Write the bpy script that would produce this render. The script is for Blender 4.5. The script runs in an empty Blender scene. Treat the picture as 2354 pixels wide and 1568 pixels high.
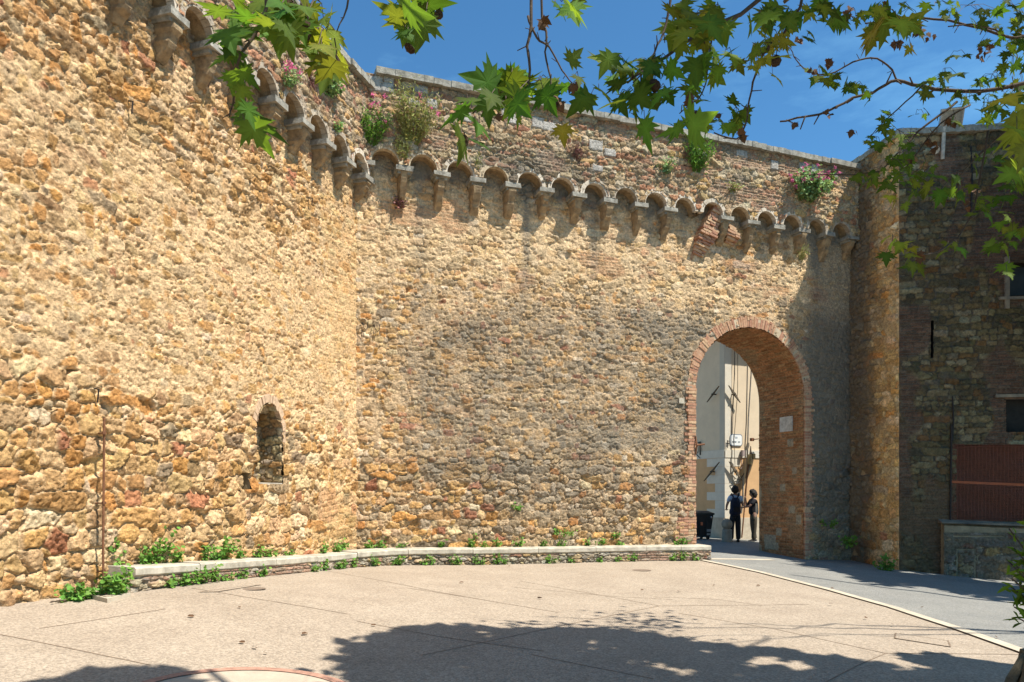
import bpy, bmesh, math, random
import numpy as np
from mathutils import Vector, Matrix, Quaternion
SC = bpy.context.scene
COL = SC.collection
R = math.radians
# ---------------------------------------------------------------- camera, sky, sun, exposure
W_, H_, F_, U0, VH, EYE = 2353.0, 1568.0, 1700.0, 1176.0, 1130.0, 1.59
cam_d = bpy.data.cameras.new('camera'); cam = bpy.data.objects.new('camera', cam_d); COL.objects.link(cam)
cam.location = (0, 0, EYE); cam.rotation_euler = (R(90), 0, 0)
cam_d.sensor_width = 36; cam_d.lens = F_ / W_ * 36; cam_d.shift_y = (VH - H_ / 2) / W_
cam_d.clip_start = .05; cam_d.clip_end = 1000
SC.camera = cam
SUN_EL = R(59.0); SUN_AZ = math.atan2(.883, -.469)          # clockwise from +Y
SUNV = Vector((math.sin(SUN_AZ) * math.cos(SUN_EL), math.cos(SUN_AZ) * math.cos(SUN_EL), math.sin(SUN_EL)))
wd = bpy.data.worlds.new('World'); SC.world = wd; wd.use_nodes = True
nt = wd.node_tree; nt.nodes.clear()
wo = nt.nodes.new('ShaderNodeOutputWorld'); bg = nt.nodes.new('ShaderNodeBackground'); sky = nt.nodes.new('ShaderNodeTexSky')
sky.sky_type = 'NISHITA'; sky.sun_disc = False; sky.sun_elevation = SUN_EL; sky.sun_rotation = SUN_AZ
sky.air_density = 1.0; sky.dust_density = .3; sky.ozone_density = 3.5; sky.altitude = 300
# faint cirrus wisps, laid out on the sky direction
tc = nt.nodes.new('ShaderNodeTexCoord'); mp = nt.nodes.new('ShaderNodeMapping'); mp.inputs['Scale'].default_value = (2.2, 1.2, 7.0)
mp.inputs['Rotation'].default_value = (0, R(28), R(10))
ns = nt.nodes.new('ShaderNodeTexNoise'); ns.inputs['Scale'].default_value = 1.6; ns.inputs['Detail'].default_value = 9; ns.inputs['Roughness'].default_value = .62
cr = nt.nodes.new('ShaderNodeMapRange'); cr.inputs[1].default_value = .54; cr.inputs[2].default_value = .85; cr.inputs[3].default_value = 0; cr.inputs[4].default_value = .40
mx = nt.nodes.new('ShaderNodeMixRGB'); mx.inputs[2].default_value = (5.5, 6.6, 8.0, 1)
nt.links.new(tc.outputs['Generated'], mp.inputs[0]); nt.links.new(mp.outputs[0], ns.inputs['Vector']); nt.links.new(ns.outputs['Fac'], cr.inputs[0])
nt.links.new(cr.outputs[0], mx.inputs[0]); nt.links.new(sky.outputs[0], mx.inputs[1]); gr = nt.nodes.new('ShaderNodeMixRGB'); gr.blend_type = 'MULTIPLY'; gr.inputs[0].default_value = 1; gr.inputs[2].default_value = (.62, 1.10, 1.27, 1); nt.links.new(mx.outputs[0], gr.inputs[1]); nt.links.new(gr.outputs[0], bg.inputs[0])
bg.inputs[1].default_value = .085; nt.links.new(bg.outputs[0], wo.inputs[0])
sl = bpy.data.lights.new('sun', 'SUN'); sl.energy = 5.0; sl.angle = R(.53); sl.color = (1.0, .95, .86)
so = bpy.data.objects.new('sun', sl); COL.objects.link(so); so.rotation_euler = SUNV.to_track_quat('Z', 'Y').to_euler(); so.location = (10, -5, 30)
SC.view_settings.view_transform = 'Standard'; SC.view_settings.look = 'None'; SC.view_settings.gamma = 1.0
SC.view_settings.exposure = .72
SC.cycles.max_bounces = 6; SC.cycles.diffuse_bounces = 4; SC.cycles.transparent_max_bounces = 6
SC.cycles.use_denoising = True

# ---------------------------------------------------------------- helpers: numbers
rng = np.random.default_rng(7); random.seed(7)
TAB = [np.random.default_rng(100 + i).random((256, 256)).astype(np.float32) for i in range(8)]
def vn(x, y, k=0):
    x = np.asarray(x, dtype=np.float64) + 17.3 * k + 300; y = np.asarray(y, dtype=np.float64) + 9.1 * k + 300
    xi = np.floor(x).astype(int); yi = np.floor(y).astype(int); fx = x - xi; fy = y - yi
    fx = fx * fx * (3 - 2 * fx); fy = fy * fy * (3 - 2 * fy); T = TAB[k % 8]
    a = T[xi & 255, yi & 255]; b = T[(xi + 1) & 255, yi & 255]; c = T[xi & 255, (yi + 1) & 255]; d = T[(xi + 1) & 255, (yi + 1) & 255]
    return a + (b - a) * fx + (c - a) * fy + (a - b - c + d) * fx * fy
def fbm(x, y, k=0, o=4):
    s = 0; a = .5; t = 0
    for i in range(o):
        s = s + a * vn(x * 2 ** i, y * 2 ** i, k + i); t += a; a *= .55
    return s / t
def ss(a, b, x):
    t = np.clip((x - a) / (b - a), 0, 1); return t * t * (3 - 2 * t)

# ---------------------------------------------------------------- helpers: objects
def tag(o, label=None, cat=None, group=None, kind=None):
    if label: o['label'] = label
    if cat: o['category'] = cat
    if group: o['group'] = group
    if kind: o['kind'] = kind
    return o
def link(name, me, mat=None, parent=None, smooth=False):
    o = bpy.data.objects.new(name, me); COL.objects.link(o)
    if mat is not None:
        for m in (mat if isinstance(mat, (list, tuple)) else [mat]): me.materials.append(m)
    if smooth: me.polygons.foreach_set('use_smooth', [True] * len(me.polygons))
    if parent is not None:
        o.parent = parent; o.matrix_parent_inverse = Matrix.Translation(-Vector(parent.location))
    return o
def empty(name, loc):
    o = bpy.data.objects.new(name, None); COL.objects.link(o); o.location = loc; o.empty_display_size = .2; return o
class MB:
    def __init__(s): s.v = []; s.f = []; s.mi = []
    def add(s, vs, fs, mi=0):
        b = len(s.v); s.v += [tuple(p) for p in vs]; s.f += [tuple(i + b for i in f) for f in fs]; s.mi += [mi] * len(fs)
    def hexa(s, p, mi=0):   # 8 points: bottom 4 ccw, top 4 ccw
        s.add(p, [(3, 2, 1, 0), (4, 5, 6, 7), (0, 1, 5, 4), (1, 2, 6, 5), (2, 3, 7, 6), (3, 0, 4, 7)], mi)
    def box(s, c, x, y, z, mi=0, j=0.0):   # centre, three half-axes
        c = Vector(c); x = Vector(x); y = Vector(y); z = Vector(z); q = []
        for dz in (-1, 1):
            for a, b in ((-1, -1), (1, -1), (1, 1), (-1, 1)):
                q.append(c + x * a + y * b + z * dz + Vector((random.uniform(-j, j), random.uniform(-j, j), random.uniform(-j, j))))
        s.hexa(q, mi)
    def tube(s, pts, rad, n=6, mi=0, cap=True):
        pts = [Vector(p) for p in pts]
        if not isinstance(rad, (list, tuple)): rad = [rad] * len(pts)
        b = len(s.v); up = Vector((.13, .21, 1)).normalized()
        for i, p in enumerate(pts):
            d = (pts[min(i + 1, len(pts) - 1)] - pts[max(i - 1, 0)])
            if d.length < 1e-9: d = Vector((0, 0, 1))
            d.normalize(); a = d.cross(up)
            if a.length < .05: a = d.cross(Vector((1, 0, 0)))
            a.normalize(); c = d.cross(a)
            for k in range(n):
                t = 2 * math.pi * k / n; s.v.append(tuple(p + (a * math.cos(t) + c * math.sin(t)) * rad[i]))
        for i in range(len(pts) - 1):
            for k in range(n):
                s.f.append((b + i * n + k, b + i * n + (k + 1) % n, b + (i + 1) * n + (k + 1) % n, b + (i + 1) * n + k)); s.mi.append(mi)
        if cap:
            s.f.append(tuple(b + k for k in range(n))[::-1]); s.mi.append(mi)
            s.f.append(tuple(b + (len(pts) - 1) * n + k for k in range(n))); s.mi.append(mi)
    def sphere(s, c, r, nu=12, nv=8, mi=0, sq=(1, 1, 1)):
        c = Vector(c); b = len(s.v)
        for i in range(nv + 1):
            t = math.pi * i / nv
            for k in range(nu):
                p = 2 * math.pi * k / nu
                s.v.append((c.x + r * sq[0] * math.sin(t) * math.cos(p), c.y + r * sq[1] * math.sin(t) * math.sin(p), c.z + r * sq[2] * math.cos(t)))
        for i in range(nv):
            for k in range(nu):
                s.f.append((b + i * nu + k, b + (i + 1) * nu + k, b + (i + 1) * nu + (k + 1) % nu, b + i * nu + (k + 1) % nu)); s.mi.append(mi)
    def build(s, name, mat=None, parent=None, smooth=False):
        me = bpy.data.meshes.new(name); me.from_pydata(s.v, [], s.f)
        if any(s.mi): me.polygons.foreach_set('material_index', s.mi)
        me.update(); return link(name, me, mat, parent, smooth)
def np_mesh(name, V, Fq, mat, parent=None, col=None, extra=None, smooth=True):
    """V (n,3); Fq (m,k) faces of one size"""
    me = bpy.data.meshes.new(name); n = len(V); m, k = Fq.shape
    me.vertices.add(n); me.vertices.foreach_set('co', np.asarray(V, np.float32).ravel())
    me.loops.add(m * k); me.loops.foreach_set('vertex_index', Fq.astype(np.int32).ravel())
    me.polygons.add(m); me.polygons.foreach_set('loop_start', np.arange(m, dtype=np.int32) * k)
    me.polygons.foreach_set('use_smooth', np.full(m, smooth))
    if col is not None:
        a = me.color_attributes.new('col', 'FLOAT_COLOR', 'POINT')
        c4 = np.ones((n, 4), np.float32); c4[:, :3] = col; a.data.foreach_set('color', c4.ravel())
    if extra is not None:
        a = me.attributes.new('stain', 'FLOAT', 'POINT'); a.data.foreach_set('value', np.asarray(extra, np.float32))
    me.update(); me.validate(); return link(name, me, mat, parent)
def grid_faces(nr, nc, keep=None):
    idx = np.arange(nr * nc).reshape(nr, nc)
    q = np.stack([idx[:-1, :-1], idx[:-1, 1:], idx[1:, 1:], idx[1:, :-1]], -1)
    if keep is not None: q = q[keep]
    return q.reshape(-1, 4)

# ---------------------------------------------------------------- helpers: materials
def new_mat(name):
    m = bpy.data.materials.new(name); m.use_nodes = True; t = m.node_tree; b = t.nodes['Principled BSDF']; return m, t, b
def nd(t, ty, **kw):
    n = t.nodes.new(ty)
    for k, v in kw.items():
        if k in n.inputs: n.inputs[k].default_value = v
        else: setattr(n, k, v)
    return n
def coords(t, scale=(1, 1, 1)):
    g = nd(t, 'ShaderNodeNewGeometry'); m = nd(t, 'ShaderNodeMapping'); m.inputs['Scale'].default_value = scale
    t.links.new(g.outputs['Position'], m.inputs[0]); return m.outputs[0]
def simple(name, c, rough=.8, var=.25, scale=12, bump=.3, bscale=40, metal=0, c2=None, spec=.3, dist=.01, stretch=(1, 1, 1)):
    m, t, b = new_mat(name); p = coords(t, stretch)
    n = nd(t, 'ShaderNodeTexNoise', Scale=scale, Detail=6, Roughness=.65); t.links.new(p, n.inputs['Vector'])
    r = nd(t, 'ShaderNodeValToRGB'); c2 = c2 or tuple(x * (1 - var) for x in c); hi = tuple(min(x * (1 + var), 1) for x in c)
    r.color_ramp.elements[0].position = .3; r.color_ramp.elements[0].color = (*c2, 1)
    r.color_ramp.elements[1].position = .7; r.color_ramp.elements[1].color = (*hi, 1)
    t.links.new(n.outputs['Fac'], r.inputs[0]); t.links.new(r.outputs[0], b.inputs['Base Color'])
    b.inputs['Roughness'].default_value = rough; b.inputs['Metallic'].default_value = metal; b.inputs['Specular IOR Level'].default_value = spec
    if bump:
        n2 = nd(t, 'ShaderNodeTexNoise', Scale=bscale, Detail=8, Roughness=.7); t.links.new(p, n2.inputs['Vector'])
        bp = nd(t, 'ShaderNodeBump', Strength=bump, Distance=dist); t.links.new(n2.outputs['Fac'], bp.inputs['Height']); t.links.new(bp.outputs[0], b.inputs['Normal'])
    return m
def stone_mat(name, grit=.68, stain_c=(.10, .095, .08), bump=.9, gain=1.0):
    """per-stone colour from the mesh, fine grain, pits, lichen stains and painted shade where the mesh marks them"""
    m, t, b = new_mat(name); L = t.links.new; p = coords(t)
    a = nd(t, 'ShaderNodeAttribute', attribute_name='col'); st = nd(t, 'ShaderNodeAttribute', attribute_name='stain')
    n1 = nd(t, 'ShaderNodeTexNoise', Scale=16, Detail=9, Roughness=.8); L(p, n1.inputs['Vector'])
    n2 = nd(t, 'ShaderNodeTexNoise', Scale=20, Detail=8, Roughness=.9); L(p, n2.inputs['Vector'])
    mr = nd(t, 'ShaderNodeMapRange'); mr.inputs[1].default_value = .32; mr.inputs[2].default_value = .68
    mr.inputs[3].default_value = (1 - grit) * gain; mr.inputs[4].default_value = (1 + grit * .55) * gain; L(n1.outputs['Fac'], mr.inputs[0])
    mul = nd(t, 'ShaderNodeVectorMath', operation='SCALE'); L(a.outputs['Color'], mul.inputs[0]); L(mr.outputs[0], mul.inputs['Scale'])
    # lichen / soot speckle, also carries painted shade
    add = nd(t, 'ShaderNodeMath', operation='MULTIPLY_ADD'); L(n2.outputs['Fac'], add.inputs[0]); add.inputs[1].default_value = 1.5; L(st.outputs['Fac'], add.inputs[2])
    th = nd(t, 'ShaderNodeMapRange'); th.inputs[1].default_value = 1.0; th.inputs[2].default_value = 1.40; th.inputs[4].default_value = .85; L(add.outputs[0], th.inputs[0])
    mix = nd(t, 'ShaderNodeMixRGB'); L(th.outputs[0], mix.inputs[0]); L(mul.outputs[0], mix.inputs[1]); mix.inputs[2].default_value = (*stain_c, 1)
    L(mix.outputs[0], b.inputs['Base Color']); b.inputs['Roughness'].default_value = .95; b.inputs['Specular IOR Level'].default_value = .15
    n3 = nd(t, 'ShaderNodeTexNoise', Scale=30, Detail=9, Roughness=.75); L(p, n3.inputs['Vector'])
    vo = nd(t, 'ShaderNodeTexVoronoi', Scale=28); L(p, vo.inputs['Vector'])
    ad = nd(t, 'ShaderNodeMath', operation='MULTIPLY_ADD'); L(vo.outputs['Distance'], ad.inputs[0]); ad.inputs[1].default_value = .35; L(n3.outputs['Fac'], ad.inputs[2])
    bp = nd(t, 'ShaderNodeBump', Strength=bump, Distance=.03); L(ad.outputs[0], bp.inputs['Height']); L(bp.outputs[0], b.inputs['Normal'])
    return m
M_stone = stone_mat('rubble stone', stain_c=(.17, .155, .125))
M_stone2 = stone_mat('weathered stone', grit=.65, stain_c=(.14, .125, .10))
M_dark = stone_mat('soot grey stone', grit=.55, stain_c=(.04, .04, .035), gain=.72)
M_trav = simple('weathered travertine', (.47, .42, .33), .85, .3, 5, .5, 35, c2=(.27, .24, .185))
M_trav2 = simple('grey lichened coping', (.31, .29, .24), .9, .4, 7, .7, 30, c2=(.13, .12, .095), dist=.02)
M_ring = simple('pale arch stone', (.60, .52, .41), .9, .2, 9, .5, 40, c2=(.42, .35, .26))
M_ring2 = simple('stained arch stone', (.42, .35, .26), .9, .3, 9, .6, 40, c2=(.22, .18, .13)); M_ring3 = simple('ochre arch stone', (.52, .42, .28), .9, .3, 9, .6, 40, c2=(.33, .25, .16))
M_corb = simple('brown corbel stone', (.34, .24, .13), .95, .35, 9, .9, 25, c2=(.17, .12, .07), dist=.03)
M_brick = simple('old brick', (.40, .20, .11), .92, .35, 14, .7, 60, c2=(.26, .12, .065))
M_mort = simple('lime mortar', (.50, .40, .27), .95, .2, 10, .6, 50)
M_rust = simple('rusted iron', (.20, .09, .045), .8, .4, 20, .4, 80, metal=.3)
M_iron = simple('dark iron', (.035, .03, .028), .6, .3, 20, .2, 80, metal=.5)
M_wood = simple('dark stained wood', (.13, .10, .065), .7, .35, 9, .3, 30)
M_bark = simple('plane bark', (.17, .14, .09), .9, .4, 6, .8, 20, c2=(.07, .055, .035), dist=.02)
M_twig = simple('twig bark', (.075, .052, .035), .85, .3, 20, .3, 60)
M_seed = simple('brown seed ball', (.06, .035, .018), .95, .3, 60, 1., 160)
M_dry = simple("dry brown leaf", (.10, .05, .022), .8, .3, 30, .2, 60)
M_core = simple('wall core', (.33, .25, .15), .95, .3, 6, .8, 15)
M_ash = simple('pale ashlar', (.52, .48, .41), .9, .25, 9, .6, 30, c2=(.30, .27, .22))
def leaf_mat(name, c, tr, w=.45):
    m, t, b = new_mat(name); L = t.links.new
    a = nd(t, 'ShaderNodeAttribute', attribute_name='col')
    mu = nd(t, 'ShaderNodeMixRGB', blend_type='MULTIPLY'); mu.inputs[0].default_value = 1; L(a.outputs['Color'], mu.inputs[1]); mu.inputs[2].default_value = (*c, 1)
    m2 = nd(t, 'ShaderNodeMixRGB', blend_type='MULTIPLY'); m2.inputs[0].default_value = 1; L(a.outputs['Color'], m2.inputs[1]); m2.inputs[2].default_value = (*tr, 1)
    L(mu.outputs[0], b.inputs['Base Color']); b.inputs['Roughness'].default_value = .65; b.inputs['Specular IOR Level'].default_value = .15
    tl = nd(t, 'ShaderNodeBsdfTranslucent'); L(m2.outputs[0], tl.inputs[0])
    mx = nd(t, 'ShaderNodeMixShader'); mx.inputs[0].default_value = w; L(b.outputs[0], mx.inputs[1]); L(tl.outputs[0], mx.inputs[2])
    L(mx.outputs[0], t.nodes['Material Output'].inputs[0]); return m
M_leaf = leaf_mat('plane leaf', (.070, .130, .020), (.15, .25, .015), .45)
M_herb = leaf_mat('herb leaf', (.14, .27, .05), (.22, .40, .04), .3)
M_sage = leaf_mat('grey green herb leaf', (.26, .38, .15), (.28, .42, .12), .25)
M_strw = leaf_mat('straw stem', (.34, .35, .12), (.34, .36, .09), .25)
M_drgr = leaf_mat('dead reddish stem', (.22, .10, .09), (.2, .1, .08), .2)
M_pink = leaf_mat('pink petals', (.72, .16, .32), (.6, .14, .3), .3)

# ---------------------------------------------------------------- frames of the place
C0 = Vector((-3.20, 15.23, 0)); dB = Vector((.9361, .3518, 0)); nB = Vector((.3518, -.9361, 0))
dL = Vector((-.2946, -.9556, 0)); nL = Vector((.9556, -.2946, 0))
C2 = C0 + dB * 13.12; T0 = Vector((9.46, 18.08, 0)); T1 = Vector((14.4, 17.46, 0))
dR = (T0 - C2).normalized(); nR = Vector((dR.y, -dR.x, 0))
dT = (T1 - T0).normalized(); nT = Vector((dT.y, -dT.x, 0))
def on_plane(u, v, P, d, n, off=0.0):
    """where the sight line of photo point (u,v) meets the wall plane: (distance along, height)"""
    r = Vector(((u - U0) / F_, 1, 0)); Q = P + n * off
    t = Q.dot(n) / r.dot(n); X = r * t
    return (X - Q).dot(d), EYE + (VH - v) / F_ * X.y
def pB(u, v, off=0): return on_plane(u, v, C0, dB, nB, off)
def pL(u, v, off=0): return on_plane(u, v, C0, dL, nL, off)
def pT(u, v, off=0): return on_plane(u, v, T0, dT, nT, off)
def pR(u, v, off=0): return on_plane(u, v, C2, dR, nR, off)
def W3(P, d, n, s, z, o=0): return P + d * s + n * o + Vector((0, 0, z))
def at(u, v, Y): return Vector(((u - U0) / F_ * Y, Y, EYE + (VH - v) / F_ * Y))
GP = np.array([(-5.5, 7.86, .365), (-4.6, 9.0, .35), (-3.21, 13.67, .16), (.2, 16.0, .02), (4.4, 17.4, -.055), (4.9, 18.9, -.06), (7.63, 19.3, -.19),
    (9.46, 18.1, -.34), (12.4, 17.6, -.59), (7.1, 23.5, 0), (7.28, 25.3, 0), (0, 3, -.05), (0, 6.5, 0), (5, 7, -.12), (8, 8.5, -.3), (-4, 4, .2), (-3, 17, .1),
    (-15, 0, .35), (22, 0, -.7), (24, 20, -1), (0, 45, .3), (-14, 30, .4), (0, -18, 0), (22, 40, 0)])
def _k(r): return np.sqrt(r * r + 9.0)
_A = _k(np.hypot(GP[:, None, 0] - GP[None, :, 0], GP[:, None, 1] - GP[None, :, 1]))
_PL = np.c_[np.ones(len(GP)), GP[:, :2]]
_M = np.block([[_A, _PL], [_PL.T, np.zeros((3, 3))]]); _w = np.linalg.solve(_M, np.r_[GP[:, 2], 0, 0, 0])
def gz(x, y):
    x = np.asarray(x, float); y = np.asarray(y, float)
    r = np.hypot(x[..., None] - GP[:, 0], y[..., None] - GP[:, 1])
    return _k(r) @ _w[:-3] + _w[-3] + _w[-2] * x + _w[-1] * y
def G(u, v, lift=0):
    z = 0.0
    for i in range(30):
        Y = (EYE - z) * F_ / (v - VH); X = (u - U0) / F_ * Y; z = .5 * z + .5 * float(gz(X, Y))
    return Vector((X, Y, z + lift))

# ---------------------------------------------------------------- masonry
PAL_OCHRE = np.array([(.50, .33, .15), (.56, .41, .22), (.62, .48, .29), (.64, .53, .36), (.40, .29, .17), (.54, .31, .12), (.38, .32, .23), (.58, .39, .19), (.44, .23, .14), (.74, .66, .50)])
W_OCHRE = np.array([.17, .18, .18, .12, .08, .08, .05, .09, .02, .03])
PAL_GREY = np.array([(.36, .30, .21), (.42, .34, .23), (.52, .38, .21), (.30, .26, .20), (.46, .40, .30), (.54, .35, .15), (.34, .17, .11), (.50, .44, .35)])
W_GREY = np.array([.20, .18, .15, .13, .14, .09, .05, .06])
PAL_PARA = np.array([(.42, .31, .20), (.46, .36, .25), (.40, .22, .15), (.36, .30, .23), (.50, .40, .28), (.44, .25, .16), (.52, .46, .38), (.52, .36, .18)])
PAL_PARA = PAL_PARA * np.array((1.14, 1.03, .84))
W_PARA = np.array([.18, .18, .14, .14, .13, .11, .05, .07])
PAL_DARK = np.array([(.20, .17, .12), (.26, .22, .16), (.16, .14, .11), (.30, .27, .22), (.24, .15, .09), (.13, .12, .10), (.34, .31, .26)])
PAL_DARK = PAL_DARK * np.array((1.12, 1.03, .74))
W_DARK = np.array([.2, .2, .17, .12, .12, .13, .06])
def sites(s0, s1, z0, z1, rowh, asp=1.25, jit=.25, chink=.25, seed=1):
    r = np.random.default_rng(seed); out = []; z = z0
    while z < z1:
        h = rowh(z) * r.uniform(.75, 1.25); s = s0 - r.uniform(0, .3)
        while s < s1:
            w = h * asp * r.lognormal(0, .45); hh = h * r.uniform(.82, 1.12)
            out.append((s + w / 2 + r.normal(0, jit * w * .25), z + h / 2 + r.normal(0, jit * h * .5), w / 2, hh / 2, r.normal(0, .16 * jit * 4)))
            if r.random() < chink:
                q = r.uniform(.18, .34); out.append((s + w + r.normal(0, .1 * w), z + h * r.choice([0., 1.]) + r.normal(0, .12 * h), w * q * r.uniform(.8, 1.6), h * q, r.normal(0, .3)))
            s += w
        z += h
    return np.array(out)
def masonry(S, Z, st, p=2.7, warp=.05, seed=0):
    """S, Z 2-D arrays of wall coordinates -> (stone id, F1, gap in metres to the next stone)"""
    sw = S + warp * (fbm(S * 4, Z * 4, seed + 1, 3) - .5) * 2 + .022 * (vn(S * 22, Z * 22, seed + 3) - .5)
    zw = Z + warp * .8 * (fbm(S * 4 + 50, Z * 4, seed + 2, 3) - .5) * 2 + .022 * (vn(S * 22, Z * 22 + 40, seed + 4) - .5) + .05 * (vn(S * .7, Z * .7, 5) - .5)
    I = np.zeros(S.shape, int); F1 = np.zeros(S.shape); GAP = np.zeros(S.shape)
    T = 32; mg = st[:, 2:4].max() * 1.3 + warp
    for a in range(0, S.shape[0], T):
        for b in range(0, S.shape[1], T):
            x = sw[a:a + T, b:b + T].ravel(); y = zw[a:a + T, b:b + T].ravel()
            k = np.where((st[:, 0] > x.min() - mg) & (st[:, 0] < x.max() + mg) & (st[:, 1] > y.min() - mg) & (st[:, 1] < y.max() + mg))[0]
            c = st[k]; dx = x[:, None] - c[:, 0]; dz = y[:, None] - c[:, 1]; co = np.cos(c[:, 4]); si = np.sin(c[:, 4])
            q = ((np.abs(dx * co + dz * si) / c[:, 2]) ** p + (np.abs(-dx * si + dz * co) / c[:, 3]) ** p) ** (1 / p)
            o = np.argpartition(q, 1, axis=1)[:, :2]; d2 = np.take_along_axis(q, o, 1)
            sw_ = d2[:, 0] > d2[:, 1]; i1 = np.where(sw_, o[:, 1], o[:, 0]); f1 = d2.min(1); f2 = d2.max(1)
            sh = sw[a:a + T, b:b + T].shape; sz = np.minimum(c[i1, 2], c[i1, 3])
            I[a:a + T, b:b + T] = k[i1].reshape(sh); F1[a:a + T, b:b + T] = f1.reshape(sh); GAP[a:a + T, b:b + T] = ((f2 - f1) * sz).reshape(sh)
    return I, F1, GAP
def rubble(S, Z, st, pal, wts, mortar, depth, joint, cover, seed=0, p=2.7, warp=.05, relief=1.0, rough=.02, own=None):
    """height (m) and colour of a rubble face. depth, joint, cover may be arrays"""
    r = np.random.default_rng(500 + seed); I, F1, GAP = masonry(S, Z, st, p, warp, seed)
    n = len(st); pc = pal[r.choice(len(pal), n, p=wts / wts.sum())] * r.uniform(.80, 1.15, (n, 1)) * r.uniform(.96, 1.04, (n, 3)); pro = r.uniform(.35, 1.15, n)
    if own is not None: pc = own(st, pc, r)
    cov = ss(.42, .62, fbm(S * 2.2, Z * 2.2, seed + 2, 5) + (cover - .5) * .9)
    prof = ss(.0, 1, GAP / (joint * 1.1 + .004)); dome = 1 - .14 * np.clip(F1, 0, 1.2) ** 2.5
    ta = r.normal(0, .13, n); tb = r.normal(0, .13, n); tilt = (S - st[I, 0]) * ta[I] + (Z - st[I, 1]) * tb[I]        # every stone face leans its own way
    crag = np.abs(fbm(S * 6 + 31, Z * 7, seed + 3, 5) - .5) * 2.6 - .3
    hs = depth * pro[I] * prof * dome + tilt * prof + crag * depth * .35 * prof
    nz = (fbm(S * 14, Z * 14, seed + 6, 4) - .5) * rough * 1.1 + (fbm(S * 33, Z * 33, seed + 1, 2) - .5) * rough * .9
    pit = ss(.60, .70, fbm(S * 13 + 9, Z * 13, seed + 4, 3)) * rough * .9
    mh = depth * .72 + (fbm(S * 9, Z * 11, seed + 7, 5) - .5) * depth * .8 - .016 * ss(.57, .66, fbm(S * 6 + 3, Z * 12, seed + 6, 4))
    crv = (1 - ss(joint * .2, joint * .9, GAP)) * ss(.40, .58, fbm(S * 3 + 5, Z * 3, seed + 4, 3)) * (.012 + depth * .22)
    H = hs * (1 - cov) + mh * cov + nz * relief - pit - crv
    jm = 1 - ss(joint * .55, joint * 1.25, GAP)
    C = pc[I]; mcol = np.array(mortar) * (.80 + .4 * fbm(S * 7, Z * 7, seed + 3, 4))[..., None]
    C = C * (.66 + .68 * fbm(S * 15, Z * 15, seed + 5, 4))[..., None]
    show = (pro[I] > .66) * ss(.2, .9, prof) * ss(1.02, .80, F1)          # stones that still show through the worn mortar
    k = np.clip(jm + cov * (1 - .80 * show), 0, 1)[..., None]
    return H, (C * (1 - k) + mcol * k) * (.86 + .28 * fbm(S * 26, Z * 26, seed + 2, 3))[..., None]
def bricks(S, Z, bl=.26, bh=.065, seed=3, j=.010, base=(.40, .19, .105), mort=(.46, .36, .25)):
    r = np.random.default_rng(seed); z = Z + .012 * (vn(S * 3, Z * 3, seed) - .5); row = np.floor(z / bh).astype(int)
    off = TAB[seed % 8][row & 255, 7] * bl; x = S + off + (row & 1) * bl * .5; cl = np.floor(x / bl).astype(int)
    rr = TAB[(seed + 1) % 8][row & 255, cl & 255]; r2 = TAB[(seed + 2) % 8][row & 255, cl & 255]
    fz = (z / bh - row) * bh; fx = (x / bl - cl) * bl
    e = np.minimum(np.minimum(fz, bh - fz), np.minimum(fx, bl - fx)); m = ss(j * .35, j, e)
    c = np.array(base) * (.65 + .6 * rr)[..., None]; c = c * (1 + np.array([.0, .25, .35]) * (r2 > .8)[..., None])
    c = c * (.8 + .4 * fbm(S * 14, Z * 14, seed, 3))[..., None]
    mm = np.array(mort) * np.ones_like(c)
    return .022 * m * (.5 + r2) + (fbm(S * 20, Z * 20, seed, 3) - .5) * .012, c * m[..., None] + mm * (1 - m[..., None])
def blend(H, C, mask, h, c):
    return H * (1 - mask) + h * mask, C * (1 - mask[..., None]) + np.asarray(c) * mask[..., None]
def face_mesh(name, P, d, n, s, z, H, C, stain, mat, parent, keep=None, off=0.0):
    S, Z = np.meshgrid(s, z); o = H + off
    V = np.stack([P.x + d.x * S + n.x * o, P.y + d.y * S + n.y * o, Z], -1).reshape(-1, 3)
    k = None
    if keep is not None:
        k = keep(.25 * (S[:-1, :-1] + S[1:, 1:] + S[:-1, 1:] + S[1:, :-1]), .25 * (Z[:-1, :-1] + Z[1:, 1:] + Z[:-1, 1:] + Z[1:, :-1]))
    f = grid_faces(len(z), len(s), k)
    if d.cross(Vector((0, 0, 1))).dot(n) < 0: f = f[:, ::-1]
    return np_mesh(name, V, f, mat, parent, C.reshape(-1, 3), stain.reshape(-1))
OFF = .33            # how far the parapet stands forward on its corbels
CORB = .813          # spacing of the corbels
ARC_Z = 8.40; ARC_R = .285; ARC_W = .115
arcsB = [.60 + CORB * i for i in range(16)]; arcsL = [.66 + .80 * i for i in range(10)]
def arch_keep_unused(cs):
    def f(S, Z):
        k = np.ones(S.shape, bool)
        for c in cs: k &= ~((np.hypot(S - c, Z - ARC_Z) < ARC_R + .03) & (Z >= ARC_Z))
        return k
    return f
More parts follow.
